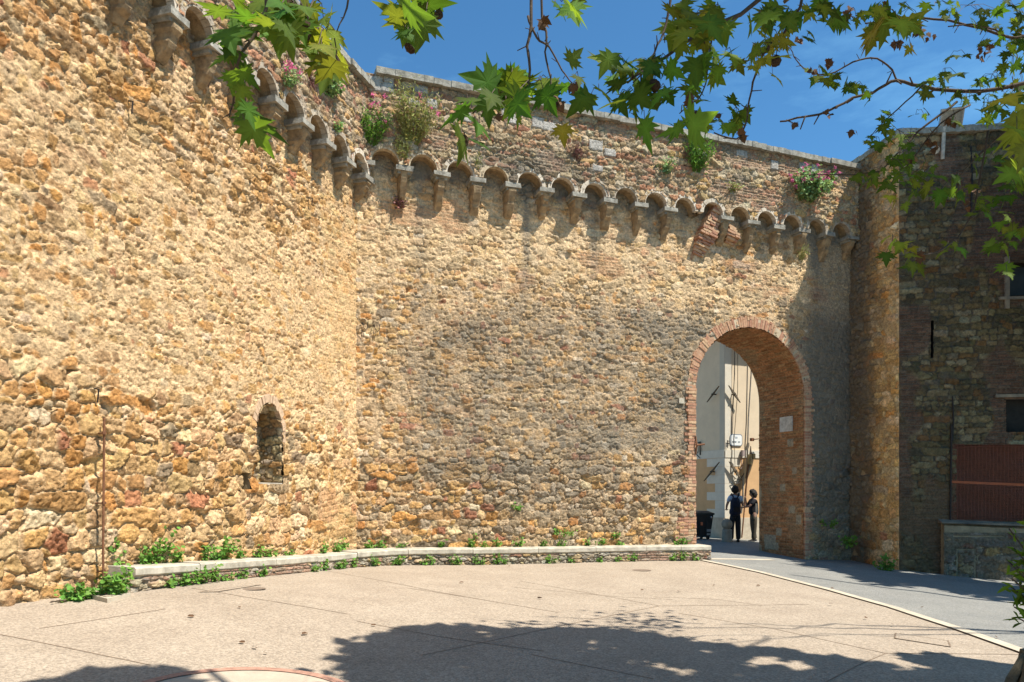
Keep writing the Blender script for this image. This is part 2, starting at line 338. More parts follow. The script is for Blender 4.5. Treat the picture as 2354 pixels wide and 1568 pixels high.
# ================================================================ ground
def ground_mat(name, c, c2, peb, bump):
    m, t, b = new_mat(name); L = t.links.new; p = coords(t)
    n1 = nd(t, 'ShaderNodeTexNoise', Scale=1.1, Detail=7, Roughness=.65); L(p, n1.inputs['Vector'])
    r = nd(t, 'ShaderNodeValToRGB'); r.color_ramp.elements[0].position = .30; r.color_ramp.elements[0].color = (*c2, 1)
    r.color_ramp.elements[1].position = .66; r.color_ramp.elements[1].color = (*c, 1); L(n1.outputs['Fac'], r.inputs[0])
    v = nd(t, 'ShaderNodeTexVoronoi', Scale=peb); L(p, v.inputs['Vector'])
    n2 = nd(t, 'ShaderNodeTexNoise', Scale=peb * .8, Detail=3, Roughness=.7); L(p, n2.inputs['Vector'])
    w = nd(t, 'ShaderNodeSeparateColor'); L(v.outputs['Color'], w.inputs[0])
    mr = nd(t, 'ShaderNodeMapRange'); mr.inputs[3].default_value = .68; mr.inputs[4].default_value = 1.22; L(w.outputs[0], mr.inputs[0])
    sc = nd(t, 'ShaderNodeVectorMath', operation='SCALE'); L(r.outputs[0], sc.inputs[0]); L(mr.outputs[0], sc.inputs['Scale'])
    L(sc.outputs[0], b.inputs['Base Color']); b.inputs['Roughness'].default_value = .9; b.inputs['Specular IOR Level'].default_value = .2
    ad = nd(t, 'ShaderNodeMath', operation='ADD'); L(v.outputs['Distance'], ad.inputs[0]); L(n2.outputs['Fac'], ad.inputs[1])
    bp = nd(t, 'ShaderNodeBump', Strength=bump, Distance=.012); bp.invert = True; L(ad.outputs[0], bp.inputs['Height']); L(bp.outputs[0], b.inputs['Normal'])
    return m
M_plaza = ground_mat('washed aggregate paving', (.405, .33, .25), (.335, .268, .2), 60, .5)
M_street = ground_mat('worn grey asphalt', (.28, .27, .24), (.225, .22, .20), 75, .6)
xs = np.unique(np.r_[np.linspace(-60, -9, 18), np.arange(-9, 18, .3), np.linspace(18, 70, 16)])
ys = np.unique(np.r_[np.linspace(-40, -2, 14), np.arange(-2, 30, .3), np.linspace(30, 120, 16)])
X, Y = np.meshgrid(xs, ys); Z = gz(np.clip(X, -16, 24), np.clip(Y, -18, 45))
np_mesh('plaza_ground', np.stack([X, Y, Z], -1).reshape(-1, 3), grid_faces(len(ys), len(xs)), M_plaza, smooth=True)['kind'] = 'structure'
plaza = bpy.data.objects['plaza_ground']
kp = [G(*q) for q in ((2500, 1557), (2353, 1500), (2200, 1446), (2050, 1397), (1907, 1357), (1750, 1317), (1606, 1287))]
KX = np.array([p.x for p in kp] + [4.35, 4.55, 5.6, 6.2, 6.2]); KY = np.array([p.y for p in kp] + [17.9, 18.4, 21.6, 24.4, 40])
KX = np.r_[KX[0] + 2.2, KX]; KY = np.r_[KY[0] - 2.6, KY]
yy = np.arange(KY[0], 40, .2); kx = np.interp(yy, KY, KX); ww = np.r_[np.arange(0, 14, .25), 18]
X = kx[:, None] + ww; Y = np.repeat(yy[:, None], len(ww), 1); Z = gz(X, Y) + .012
o = np_mesh('street', np.stack([X, Y, Z], -1).reshape(-1, 3), grid_faces(len(yy), len(ww)), M_street); o['kind'] = 'structure'
def ribbon(name, pts, w, lift, mat, step=.15, parent=None, wob=0.0, thick=None):
    """flat strip lying on the ground along a polyline, w either side split"""
    P = []
    for a, b in zip(pts[:-1], pts[1:]):
        n = max(1, int((b - a).length / step)); P += [a.lerp(b, i / n) for i in range(n)]
    P.append(pts[-1]); V = []; F = []
    for i, p in enumerate(P):
        d = P[min(i + 1, len(P) - 1)] - P[max(i - 1, 0)]; d.z = 0; d.normalize(); q = Vector((-d.y, d.x, 0)); e = random.uniform(-wob, wob)
        for k in (-.5, .5):
            a = p + q * (w * k + e); V.append((a.x, a.y, float(gz(a.x, a.y)) + lift))
        if i: F.append((2 * i - 2, 2 * i - 1, 2 * i + 1, 2 * i))
    mb = MB(); mb.add(V, [f[::-1] for f in F]); return mb.build(name, mat, parent, True)
M_strip = simple('pale kerb stone', (.50, .43, .33), .85, .14, 4, .4, 60, c2=(.40, .34, .25))
kline = [Vector((x, y, 0)) for x, y in zip(KX[:8], KY[:8])]
tag(ribbon('kerb_strip', kline, .17, .019, M_strip), kind='structure')
tag(ribbon('pale_strip', [G(1612, 1286), G(1690, 1286.5), G(1775, 1288)], .26, .018, M_strip), kind='structure')  # pale strip lying across the gateway
M_joint = simple('dark joint', (.22, .16, .11), .95, .3, 20, 0)
JOINTS = [((0, 1459), (200, 1499), (345, 1529)), ((938, 1352), (1110, 1379), (1283, 1408)), ((1194, 1336), (1340, 1361), (1515, 1393)), ((1515, 1393), (1240, 1449), (966, 1507)),
    ((1515, 1393), (1760, 1391), (1860, 1389)), ((747, 1300 + 12), (1000, 1360), (1150, 1386)), ((820, 1428), (1000, 1462), (1250, 1497)), ((1560, 1410), (1780, 1446), (2035, 1502)), ((2035, 1502), (1970, 1530), (1880, 1578)),
    ((2035, 1502), (2200, 1503), (2353, 1505)), ((1180, 1350), (1420, 1372), (1545, 1378)), ((380, 1400), (240, 1422), (90, 1445)), ((440, 1352), (560, 1372), (800, 1412)), ((1500, 1372), (1650, 1378), (1750, 1392)), ((1220, 1505), (1500, 1560))]
for j in JOINTS: ribbon('expansion_joint', [G(*p) for p in j], .014, .003, M_joint, .2, plaza, .002)
# inspection covers set flush in the paving
def flush_cover(label, quad, frame=False, group='inspection covers in the paving'):
    pts = [G(*q) for q in quad]; c = sum(pts, Vector()) / len(pts); r = empty('paving_cover', c); tag(r, label, 'inspection cover', group)
    mb = MB(); mb.add([p + Vector((0, 0, .006)) for p in pts], [tuple(range(len(pts)))]); mb.build('cover_panel', M_plaza, r)
    f = MB()
    for a, b in zip(pts, pts[1:] + pts[:1]):
        d = (b - a).normalized(); q = Vector((-d.y, d.x, 0)) * .008; up = Vector((0, 0, .009)); f.add([a - q + up, b - q + up, b + q + up, a + q + up], [(0, 1, 2, 3)])
    f.build('metal_rim', M_joint, r)
flush_cover('rectangular paving infill cover near the bench, wider one', ((455, 1362), (560, 1348), (600, 1345), (500, 1361)))
flush_cover('rectangular paving cover outlined by a dark rim near the white kerb strip', ((2058, 1456), (2178, 1474), (2184, 1488), (2056, 1468)))
M_cover = simple('dusty cast iron', (.22, .165, .12), .9, .25, 20, .4, 60)
def round_cover(u, v, r, label):
    c = G(u, v); mb = MB(); n = 28
    ring = [(c.x + r * math.cos(2 * math.pi * i / n), c.y + r * math.sin(2 * math.pi * i / n), float(gz(c.x, c.y)) + .008) for i in range(n)]
    rim = [(c.x + r * 1.08 * math.cos(2 * math.pi * i / n), c.y + r * 1.08 * math.sin(2 * math.pi * i / n), float(gz(c.x, c.y)) + .005) for i in range(n)]
    mb.add(ring, [tuple(range(n))]); mb.add(rim, [tuple(range(n))]); tag(mb.build('manhole_cover', M_cover), label, 'manhole cover', 'round manhole covers')
round_cover(582, 1354, .15, 'small round rusty manhole cover in the paving left of centre, in front of the bench')
round_cover(1474, 1311, .18, 'round dusty manhole cover in the paving nearest the gateway end of the bench')
c = G(640, 1541); rr_ = .87; cc = Vector((c.x, c.y - rr_, 0)); mb = MB(); mi = MB(); n = 96
M_rim = simple('red brick rim', (.40, .22, .155), .9, .3, 16, .4, 50)
for i in range(n):
    q = []
    for rad in (rr_, rr_ - .085):
        for k in (i, i + 1):
            a = 2 * math.pi * k / n; x = cc.x + rad * math.cos(a); y = cc.y + rad * math.sin(a); q.append((x, y, float(gz(x, y)) + .02))
    mb.add([q[0], q[1], q[3], q[2]], [(0, 1, 2, 3)]); b = [(p[0], p[1], p[2] - .03) for p in q[:2]]; mb.add([q[0], q[1], b[1], b[0]], [(3, 2, 1, 0)])
rt = empty('round_paving_inset', (cc.x, cc.y, float(gz(cc.x, cc.y)))); tag(rt, 'round inset of pale stone ringed with red brick at the bottom edge of the square', 'paving inset')
mb.build('brick_rim', M_rim, rt)
mi.add([(cc.x + (rr_ - .085) * math.cos(2 * math.pi * i / n), cc.y + (rr_ - .085) * math.sin(2 * math.pi * i / n), float(gz(cc.x + (rr_ - .085) * math.cos(2 * math.pi * i / n), cc.y + (rr_ - .085) * math.sin(2 * math.pi * i / n))) + .014) for i in range(n)], [tuple(range(n))])
mi.build('stone_disc', simple('cream paving disc', (.45, .37, .28), .9, .12, 6, .4, 60), rt)
# drain slab by the pipe
r = empty('drain_slab', G(236, 1370)); tag(r, 'square concrete drain slab on the ground beside the foot of the rusty pipe', 'drain slab')
q = [G(*p) for p in ((190, 1372), (240, 1357), (300, 1372), (246, 1386))]; q = [q[0], q[3], q[2], q[1]]
mb = MB(); mb.hexa([p + Vector((0, 0, -.02)) for p in q] + [p + Vector((0, 0, .05)) for p in q]); mb.build('slab', M_strip, r)
k = [p.lerp(r.location, .16) for p in q]; mb = MB(); mb.hexa([p + Vector((0, 0, .05)) for p in k] + [p + Vector((0, 0, .058)) for p in k]); mb.build('lid', M_plaza, r)

# ================================================================ walls
def recess_box(mb, P, d, n, s0, s1, z0, z1, o0, o1):
    a = lambda s, z, o: W3(P, d, n, s, z, o)
    v = [a(s0, z0, o0), a(s1, z0, o0), a(s1, z1, o0), a(s0, z1, o0), a(s0, z0, o1), a(s1, z0, o1), a(s1, z1, o1), a(s0, z1, o1)]
    mb.add(v, [(0, 1, 5, 4), (1, 2, 6, 5), (2, 3, 7, 6), (3, 0, 4, 7), (4, 5, 6, 7)])
def slab(mb, P, d, n, s0, s1, z0, z1, o0, o1, j=0.0):
    c = W3(P, d, n, (s0 + s1) / 2, (z0 + z1) / 2, (o0 + o1) / 2); mb.box(c, d * (s1 - s0) / 2, n * (o1 - o0) / 2, Vector((0, 0, (z1 - z0) / 2)), 0, j)
def coping(P, d, n, s0, s1, zt, th, o0, o1, parent, mat=M_trav2, seed=0):
    o1 += .04; th += .01
    rr = random.Random(seed); mb = MB(); s = s0
    while s < s1:
        w = min(rr.uniform(.8, 1.3), s1 - s); dz = rr.uniform(-.012, .012); do = rr.uniform(-.015, .015)
        n_ = 6   # each slab is cut along its length and its edge is worn
        for i in range(n_):
            a = s + w * i / n_ + (.006 if i == 0 else 0); b = s + w * (i + 1) / n_ - (.006 if i == n_ - 1 else 0); e = rr.uniform(-.008, .008)
            slab(mb, P, d, n, a, b, zt - th + dz + rr.uniform(-.006, .006), zt + dz + e, o0, o1 + do + rr.uniform(-.012, .01))
        s += w
    return mb.build('coping', mat, parent)
# ---- corbel table pieces
def ring_mb(P, d, n, c, zc, r0, w, o0, o1, nv, rr, ext=.0):
    mb = MB()
    for i in range(nv):
        a0 = math.pi * i / nv + .012; a1 = math.pi * (i + 1) / nv - .012; sub = 3; wv = w * rr.uniform(.92, 1.08); oo = o1 + rr.uniform(-.008, .008)
        for k in range(sub):
            t0 = a0 + (a1 - a0) * k / sub; t1 = a0 + (a1 - a0) * (k + 1) / sub
            f = lambda r, t, o: W3(P, d, n, c + r * math.cos(t), zc + r * math.sin(t), o)
            mb.hexa([f(r0, t0, o0), f(r0 + wv, t0, o0), f(r0 + wv, t1, o0), f(r0, t1, o0), f(r0, t0, oo), f(r0 + wv, t0, oo), f(r0 + wv, t1, oo), f(r0, t1, oo)])
    return mb
def corbel_table(P, d, n, cs, zc, parent, seed, ends=(True, True), skip=()):
    rr = random.Random(seed); proto = None
    for i, c in enumerate(cs):
        a = ring_mb(P, d, n, c, zc, ARC_R * rr.uniform(.97, 1.02), ARC_W * rr.uniform(.66, .86), OFF - .10, OFF + .022, 9, rr).build('arch_ring', rr.choice((M_ring, M_ring, M_ring2, M_ring3)), parent)
        mb = MB(); N = 14; f = lambda t, o: W3(P, d, n, c + (ARC_R + .004) * math.cos(t), zc + (ARC_R + .004) * math.sin(t), o)
        for k in range(N):
            for q in range(3):
                mb.add([f(math.pi * k / N, -.04 + q * (OFF - .02) / 3), f(math.pi * (k + 1) / N, -.04 + q * (OFF - .02) / 3), f(math.pi * (k + 1) / N, -.04 + (q + 1) * (OFF - .02) / 3), f(math.pi * k / N, -.04 + (q + 1) * (OFF - .02) / 3)], [(0, 1, 2, 3)])
        mb.build('arch_soffit', M_corb, a, True)
    sp = cs[1] - cs[0]; pos = [(cs[i] + cs[i + 1]) / 2 for i in range(len(cs) - 1)]
    if ends[0]: pos = [cs[0] - sp / 2] + pos
    if ends[1]: pos = pos + [cs[-1] + sp / 2]
    for i, c in enumerate(pos):
        if i in skip: continue
        w = rr.uniform(.085, .125); hh = rr.uniform(.42, .62) if n is nB else rr.uniform(.30, .50); lean = rr.uniform(-.02, .02)
        mb = MB(); st_ = 9; prev = None
        for k in range(st_ + 1):   # bracket: deep at the top, curving back to the wall, worn
            t = k / st_; z = zc - .115 - hh * t; o = .04 + (OFF - .05) * (1 - t ** 1.8) * (1 if t < .99 else .6) + rr.uniform(-.022, .022); ww = w * (1 - .22 * t) * rr.uniform(.84, 1.14)
            sct = c + lean * t
            cur = [W3(P, d, n, sct - ww, z, -.03), W3(P, d, n, sct + ww, z, -.03), W3(P, d, n, sct + ww * .96, z, o * .7), W3(P, d, n, sct + ww * .7, z, o), W3(P, d, n, sct - ww * .7, z, o), W3(P, d, n, sct - ww * .96, z, o * .7)]
            b = len(mb.v); mb.v += [tuple(p) for p in cur]
            if prev is not None:
                for q in range(6): mb.f.append((prev + q, prev + (q + 1) % 6, b + (q + 1) % 6, b + q)); mb.mi.append(0)
            prev = b
        mb.f.append(tuple(prev + q for q in range(6))); mb.mi.append(0); mb.f.append(tuple(range(6))[::-1]); mb.mi.append(0)
        cb = mb.build('corbel', M_corb, parent)
        mb = MB(); wa = rr.uniform(.16, .19); tl = rr.uniform(-.008, .008)
        slab(mb, P, d, n, c - wa, c + wa, zc - .10 + tl, zc - .002, -.03, OFF + .035 + rr.uniform(-.02, .02), .008)
        slab(mb, P, d, n, c - wa * .72, c + wa * .72, zc - .15, zc - .098, -.03, OFF - .03, .008)
        mb.build('corbel_cap', M_trav2, cb)

# ================================================================ the long left wall
left = empty('fortress_wall', C0 + dL * 4 + nL * 0); tag(left, 'tall sunlit ochre rubble wall on the left, running from the near edge to the inner corner', 'wall')
ZL_SPR = 8.02; ZL_TOP = 9.87
arcsL = [.45 + .765 * i for i in range(10)]
rs = .0155; s = np.arange(-.05, 8.45, rs); z = np.arange(-.05, 8.5, rs); S, Z = np.meshgrid(s, z)
rowh = lambda q: .205 if q < 2.5 else (.17 if q < 3.2 else (.145 if q < 5.6 else .165))
st = sites(-.4, 8.9, -.2, 8.9, rowh, 1.12, .32, .30, 11)
far = 1 - ss(.6, 3.6, S)                                   # smaller stones towards the corner
cover = .24 + .42 * ss(2.5, 3.2, Z) - .26 * ss(5.2, 6.8, Z) + .18 * far + .25 * np.exp(-((Z - 2.62) / .07) ** 2) * (S > 3.7) * (S < 6.4)
cover = cover + .22 * (vn(S * .8, Z * .8, 3) - .5)
dep = .062 - .040 * ss(2.3, 3.0, Z) + .026 * ss(5.2, 6.8, Z); dep = dep * (1 - .45 * far)
H, C = rubble(S, Z, st, PAL_OCHRE, W_OCHRE, (.70, .57, .38), dep, .024, cover, 1, 3.6, .06, 1.25, .026 - .015 * ss(2.4, 3.2, Z) * (1 - ss(5.4, 6.8, Z)))
H += .05 * (fbm(S * .5, Z * .5, 2, 3) - .5)
# brick and squared blocks near the corner, a patched rose zone low down
hb, cb_ = bricks(S + .05 * Z, Z + .10 * S, .30, .11, 4, .016, (.58, .40, .20), (.60, .46, .26))
mk = ss(.50, .62, fbm(S * 1.3, Z * .8, 6, 4) + .18 * (1 - ss(.2, 1.3, S)) * ss(3.6, 5, Z)) * (S < 1.7) * .8
H, C = blend(H, C, mk * .55, hb * .6, cb_)
mk = np.exp(-(((S - 1.15) / .5) ** 2 + ((Z - 1.35) / .5) ** 2)) > .5 * fbm(S * 5, Z * 5, 2, 3) + .35
H, C = blend(H, C, mk * .5, hb, np.array((.58, .38, .24)))
# pale limewash in the middle heights
lw = ss(.48, .66, fbm(S * .9, Z * 1.1, 3, 5)) * ss(2.8, 3.6, Z) * (1 - ss(5.6, 6.8, Z)) * .45
H, C = blend(H, C, lw, H * .8, np.array((.68, .55, .35)))
C = C * np.array((1.09, .915, .75))
NZ0, NZS, NZT, NS0, NS1 = 1.72, 2.62, 3.08, 2.64, 3.33; NC = (NS0 + NS1) / 2
def niche_w(zv): return np.where(zv < NZS, (NS1 - NS0) / 2, (NS1 - NS0) / 2 * np.sqrt(np.clip(1 - np.clip((np.asarray(zv) - NZS) / (NZT - NZS), 0, 1) ** 1.7, 0, 1)))
def keepL(S, Z): return ~((Z > NZ0) & (Z < NZT) & (np.abs(S - NC) < niche_w(Z) + .012)) & ~((S > 3.50) & (S < 3.72) & (Z > 1.62) & (Z < 1.88))
stain = .16 + .20 * ss(6.8, 8.2, Z) + .1 * (fbm(S * .8, Z * .5, 4, 4) - .4) - .12 * ss(1.8, 3.2, Z) * (1 - ss(4.6, 6.6, Z))
face_mesh('rubble_face', C0, dL, nL, s, z, H, C, stain, M_stone, left, keepL)
s2 = np.arange(8.42, 15, .05); z2 = np.arange(-.2, 8.6, .05); S2, Z2 = np.meshgrid(s2, z2); st2 = sites(8, 15.3, -.4, 8.9, rowh, 1.12, .3, .2, 12)
H2, C2_ = rubble(S2, Z2, st2, PAL_OCHRE, W_OCHRE, (.58, .455, .29), .08, .02, .4, 2)
face_mesh('rubble_face', C0, dL, nL, s2, z2, H2, C2_, Z2 * 0 + .15, M_stone, left)
s3 = np.arange(.06, 9.2, .018); z3 = np.arange(ZL_SPR, ZL_TOP - .10, .018); S3, Z3 = np.meshgrid(s3, z3)
st3 = sites(-.2, 9.5, 7.8, 10.2, lambda q: .105, 1.5, .3, .3, 13)
H3, C3 = rubble(S3, Z3, st3, PAL_PARA, W_PARA, (.47, .37, .26), .045, .014, .30, 3, 2.8, .05, 1.2, .018)
kL = lambda S, Z: np.all([~((np.hypot(S - c, Z - ZL_SPR) < ARC_R + .03)) for c in arcsL], axis=0)
face_mesh('parapet_face', C0, dL, nL, s3, z3, H3, C3, Z3 * 0 + .30 + .2 * (fbm(S3, Z3, 3) - .4), M_stone2, left, kL, OFF)
corbel_table(C0, dL, nL, arcsL, ZL_SPR, left, 3, (True, True))
coping(C0, dL, nL, -.1, 9.3, ZL_TOP, .11, -.15, OFF + .09, left, seed=5)
mb = MB(); slab(mb, C0, dL, nL, -.2, 15, -.3, 8.45, -2.0, -.62); slab(mb, C0, dL, nL, 8.46, 15, 8.4, 9.9, -1, OFF); slab(mb, C0, dL, nL, -.2, 9.3, 8.48, ZL_TOP - .05, -.15, OFF - .05)
mb.build('wall_core', M_core, left)
# niche
mb = MB(); zz = [NZ0] + [NZ0 + (NZS - NZ0) * i / 5 for i in range(1, 6)] + [NZS + (NZT - NZS) * (1 - (1 - i / 8) ** 2) for i in range(1, 9)]
def nprof(off=.0):
    L_ = [(NC - float(niche_w(q)) - off, q) for q in zz]; R_ = [(NC + float(niche_w(q)) + off, q) for q in zz[::-1]]; return L_ + R_[1:]
pr = nprof(.014); zoff = [(a, b) for a, b in pr]
ds = .46; ns_, nz_ = 40, 60
sN = np.linspace(NS0 - .02, NS1 + .02, ns_); zN = np.linspace(NZ0 - .02, NZT + .02, nz_); SN, ZN = np.meshgrid(sN, zN)
stn = sites(2.2, 3.8, 1.5, 3.3, lambda q: .15, 1.4, .3, .2, 15); HN, CN = rubble(SN, ZN, stn, PAL_OCHRE, W_OCHRE, (.42, .33, .21), .06, .018, .2, 4)
nb_ = face_mesh('niche_back', C0, dL, nL, sN, zN, HN, CN, ZN * 0 + .3, M_stone, left, None, -ds)
pa = np.array(pr); cum = np.r_[0, np.cumsum(np.hypot(*np.diff(pa, axis=0).T))]; al = np.arange(0, cum[-1], .014); de = np.arange(0, ds + .04, .014); AL, DE = np.meshgrid(al, de)
ax_ = np.interp(al, cum, pa[:, 0]); az_ = np.interp(al, cum, pa[:, 1]); tx = np.gradient(ax_); tz = np.gradient(az_); ln_ = np.hypot(tx, tz) + 1e-9; inx, inz = tz / ln_, -tx / ln_
if inx[3] * (NC - ax_[3]) < 0: inx, inz = -inx, -inz
stn = sites(-.2, ds + .3, -.2, cum[-1] + .2, lambda q: .13, 1.5, .3, .3, 16); HN, CN = rubble(DE, AL, stn, PAL_OCHRE, W_OCHRE, (.50, .38, .22), .06, .018, .1, 6, rough=.02)
HN = HN * .8 - .02; PX = ax_[None] + inx[None] * HN; PZ = az_[None] + inz[None] * HN; OO = .03 - DE
V = np.stack([C0.x + dL.x * PX + nL.x * OO, C0.y + dL.y * PX + nL.y * OO, PZ], -1).reshape(-1, 3)
np_mesh('niche_side', V, grid_faces(len(de), len(al)), M_stone, left, (CN * .9).reshape(-1, 3), np.full(len(V), .25))
mb = MB(); slab(mb, C0, dL, nL, NS0 - .1, NS1 + .1, NZ0 - .02, NZ0 + .02, -ds, .03, .006); mb.build('niche_sill', M_ring, left)
mb = MB(); k = 0
for i in range(len(pr) - 1):   # small voussoirs round the head
    (a0, b0), (a1, b1) = pr[i], pr[i + 1]
    if min(b0, b1) < NZS - .2: continue
    ln = math.hypot(a1 - a0, b1 - b0); nn = max(1, round(ln / .06))
    for q in range(nn):
        x0 = a0 + (a1 - a0) * (q + .06) / nn; y0 = b0 + (b1 - b0) * (q + .06) / nn; x1 = a0 + (a1 - a0) * (q + .94) / nn; y1 = b0 + (b1 - b0) * (q + .94) / nn
        f = lambda x, y, g: (NC + (x - NC) * g, NZS - .1 + (y - NZS + .1) * g); w = random.uniform(1.22, 1.28); o = random.uniform(.02, .045)
        p = [(x0, y0), f(x0, y0, w), f(x1, y1, w), (x1, y1)]
        mb.hexa([W3(C0, dL, nL, *a, -.05) for a in p] + [W3(C0, dL, nL, *a, o) for a in p])
mb.build('niche_arch', simple('rose brick', (.56, .39, .25), .92, .25, 14, .7, 60), left)
mb = MB(); recess_box(mb, C0, dL, nL, 3.49, 3.73, 1.61, 1.89, .02, -.35); mb.build('drain_hole', M_core, left)
for (u, v, ln) in ((292, 232, .16), (708, 455, .12), (213, 892, .16)):
    ss_, zz_ = pL(u, v); mb = MB(); a = W3(C0, dL, nL, ss_, zz_, .0); b = W3(C0, dL, nL, ss_, zz_ - .02, .09)
    mb.tube([a, b, b - Vector((0, 0, ln)) - nL * .02], .010, 6); tag(mb.build('iron_hook', M_iron), {292: 'small bent iron hook high on the left wall near the top left corner', 708: 'small iron pin on the left wall below the corbels', 213: 'short rusty iron stub just above the top of the tall rusty pipe'}[u], 'iron hook')
# rusty pipe standing on brackets
r = empty('rusty_pipe', W3(C0, dL, nL, 6.49, .4, .16)); tag(r, 'tall thin rusty iron pipe standing against the left wall', 'pipe')
mb = MB(); mb.tube([W3(C0, dL, nL, 6.50, .36, .17), W3(C0, dL, nL, 6.50, .9, .165), W3(C0, dL, nL, 6.478, 2.49, .16)], .014, 8); mb.build('pipe_tube', M_rust, r)
for z_ in (.62, 1.45, 2.30): mb = MB(); mb.tube([W3(C0, dL, nL, 6.49, z_, 0), W3(C0, dL, nL, 6.49, z_, .17)], .009, 6); mb.tube([W3(C0, dL, nL, 6.488, z_ - .015, .165), W3(C0, dL, nL, 6.488, z_ + .02, .165)], .026, 8); mb.build('bracket', M_rust, r)
# ================================================================ gate wall
gate = empty('gate_wall', C0 + dB * 6.5); tag(gate, 'high rubble wall at the back with a row of corbels and an arched gateway at its right end', 'wall')
ZB_SPR = 8.305; ZB_TOP = 10.17
arcsB = [.53 + .796 * i for i in range(16)]
GA0, GA1, GSP = 8.21, 11.55, 4.07; GC = (GA0 + GA1) / 2; GR = (GA1 - GA0) / 2
rs = .018; s = np.arange(-.05, 13.2, rs); z = np.arange(-.45, 8.70, rs); S, Z = np.meshgrid(s, z)
rowh = lambda q: .165 if q < 2.2 else (.13 if q < 3.4 else (.115 if q < 6.3 else .145))
st = sites(-.4, 13.6, -.6, 9.1, rowh, 1.35, .28, .30, 21)
cover = .18 + .28 * ss(1.9, 3.0, Z) + .12 * ss(6.0, 7.0, Z) + .25 * (vn(S * .7, Z * .9, 3) - .5)
dep = .052 - .03 * ss(1.8, 2.8, Z) + .015 * ss(6.2, 7.2, Z)
def own(st, pc, r):     # the lower courses and the right-hand end are greyer stone
    n = len(st); g = PAL_GREY[r.choice(len(PAL_GREY), n, p=W_GREY / W_GREY.sum())] * r.uniform(.8, 1.2, (n, 1))
    w = np.clip(.30 + .5 * ss(.5, 4, st[:, 0]) + .2 * ss(2.4, 1.2, st[:, 1]) * 0 - .35 * ss(5.8, 7.0, st[:, 1]), 0, 1)
    k = r.random(n) < w; out = np.where(k[:, None], g, pc); b = r.random(n) < .012; out[b] = (.66, .62, .53); b = r.random(n) < .02; out[b] = (.48, .25, .10); return out
H, C = rubble(S, Z, st, PAL_OCHRE, W_OCHRE, (.64, .52, .36), dep, .016, cover, 5, 3.8, .05, 1.2, .020 - .008 * ss(1.8, 2.8, Z), own)
H += .05 * (fbm(S * .5, Z * .5, 4, 3) - .5)
# pale eroded plaster under the corbels
pl_ = ss(.44, .60, fbm(S * .8, Z * .9, 5, 5) + .10) * ss(5.5, 6.7, Z + .9 * (fbm(S * .9, Z * .4, 1, 3) - .5)) * .7
H, C = blend(H, C, pl_ * .6, H * .95 + .003, np.array((.80, .68, .46)) * (.85 + .3 * fbm(S * 6, Z * 6, 2, 4))[..., None])
# ochre blocks in one course low on the wall
hb, cb_ = bricks(S, Z, .24, .07, 4)
mk = (ss(.60, .68, fbm(S * .9, Z * 1.8, 7, 4)) * .8) * (Z > 6.0)
H, C = blend(H, C, mk * .6, hb, cb_)
mk = (np.abs(S - 12.5) < .8) * (Z < 1.6) * 0
C = C * np.array((1.07, .925, .78))
# grey lichen bands across the middle and dark drips under the corbels
zz_ = Z + .9 * (fbm(S * .35, Z * .3, 2, 3) - .5)
band = ss(1.7, 2.6, zz_) * (1 - ss(5.2, 6.6, zz_ + .14 * (3.5 - S) * (S < 3.5)))
nf = fbm(S * .9, Z * 1.5, 6, 6)
drip = np.zeros_like(S)
for c, w_, l_, a_ in ((1.32, .20, 3.2, .30), (3.75, .14, 2.6, .42), (4.6, .12, 1.6, .2), (5.4, .16, 2.1, .34), (6.9, .10, 1.4, .25), (7.9, .10, 1.2, .25), (8.6, .12, 1.0, .2), (10.9, .14, .7, .2), (11.8, .2, .9, .3), (2.5, .10, 1.0, .25)):
    wob = .12 * (vn(Z * 1.3, Z * 0 + c, 3) - .5); drip += a_ * np.exp(-((S - c - wob) / w_) ** 2) * ss(7.9 - l_, 7.9 - l_ * .35, Z)
stain = .12 + band * (.33 + .40 * (nf - .5)) * ss(.1, 1.6, S) + .45 * ss(8.0, 8.35, Z) + .22 * ss(.3, 1.5, Z) * (1 - ss(1.7, 2.6, Z)) * ss(.2, 2.0, S) * (.6 + nf) + drip + .10 * ss(6.0, 9, S) * band + .34 * ss(11.35, 12.1, S + .5 * (nf - .5)) * 1.0 + .10 * (nf - .4)  # also painted shade: right end under the tower's shadow, recesses behind the arches
gk = lambda S, Z: ~(((np.abs(S - GC) < GR + .04) & (Z < GSP)) | ((np.hypot(S - GC, Z - GSP) < GR + .04) & (Z >= GSP)))
face_mesh('rubble_face', C0, dB, nB, s, z, H, C, stain, M_stone, gate, gk)
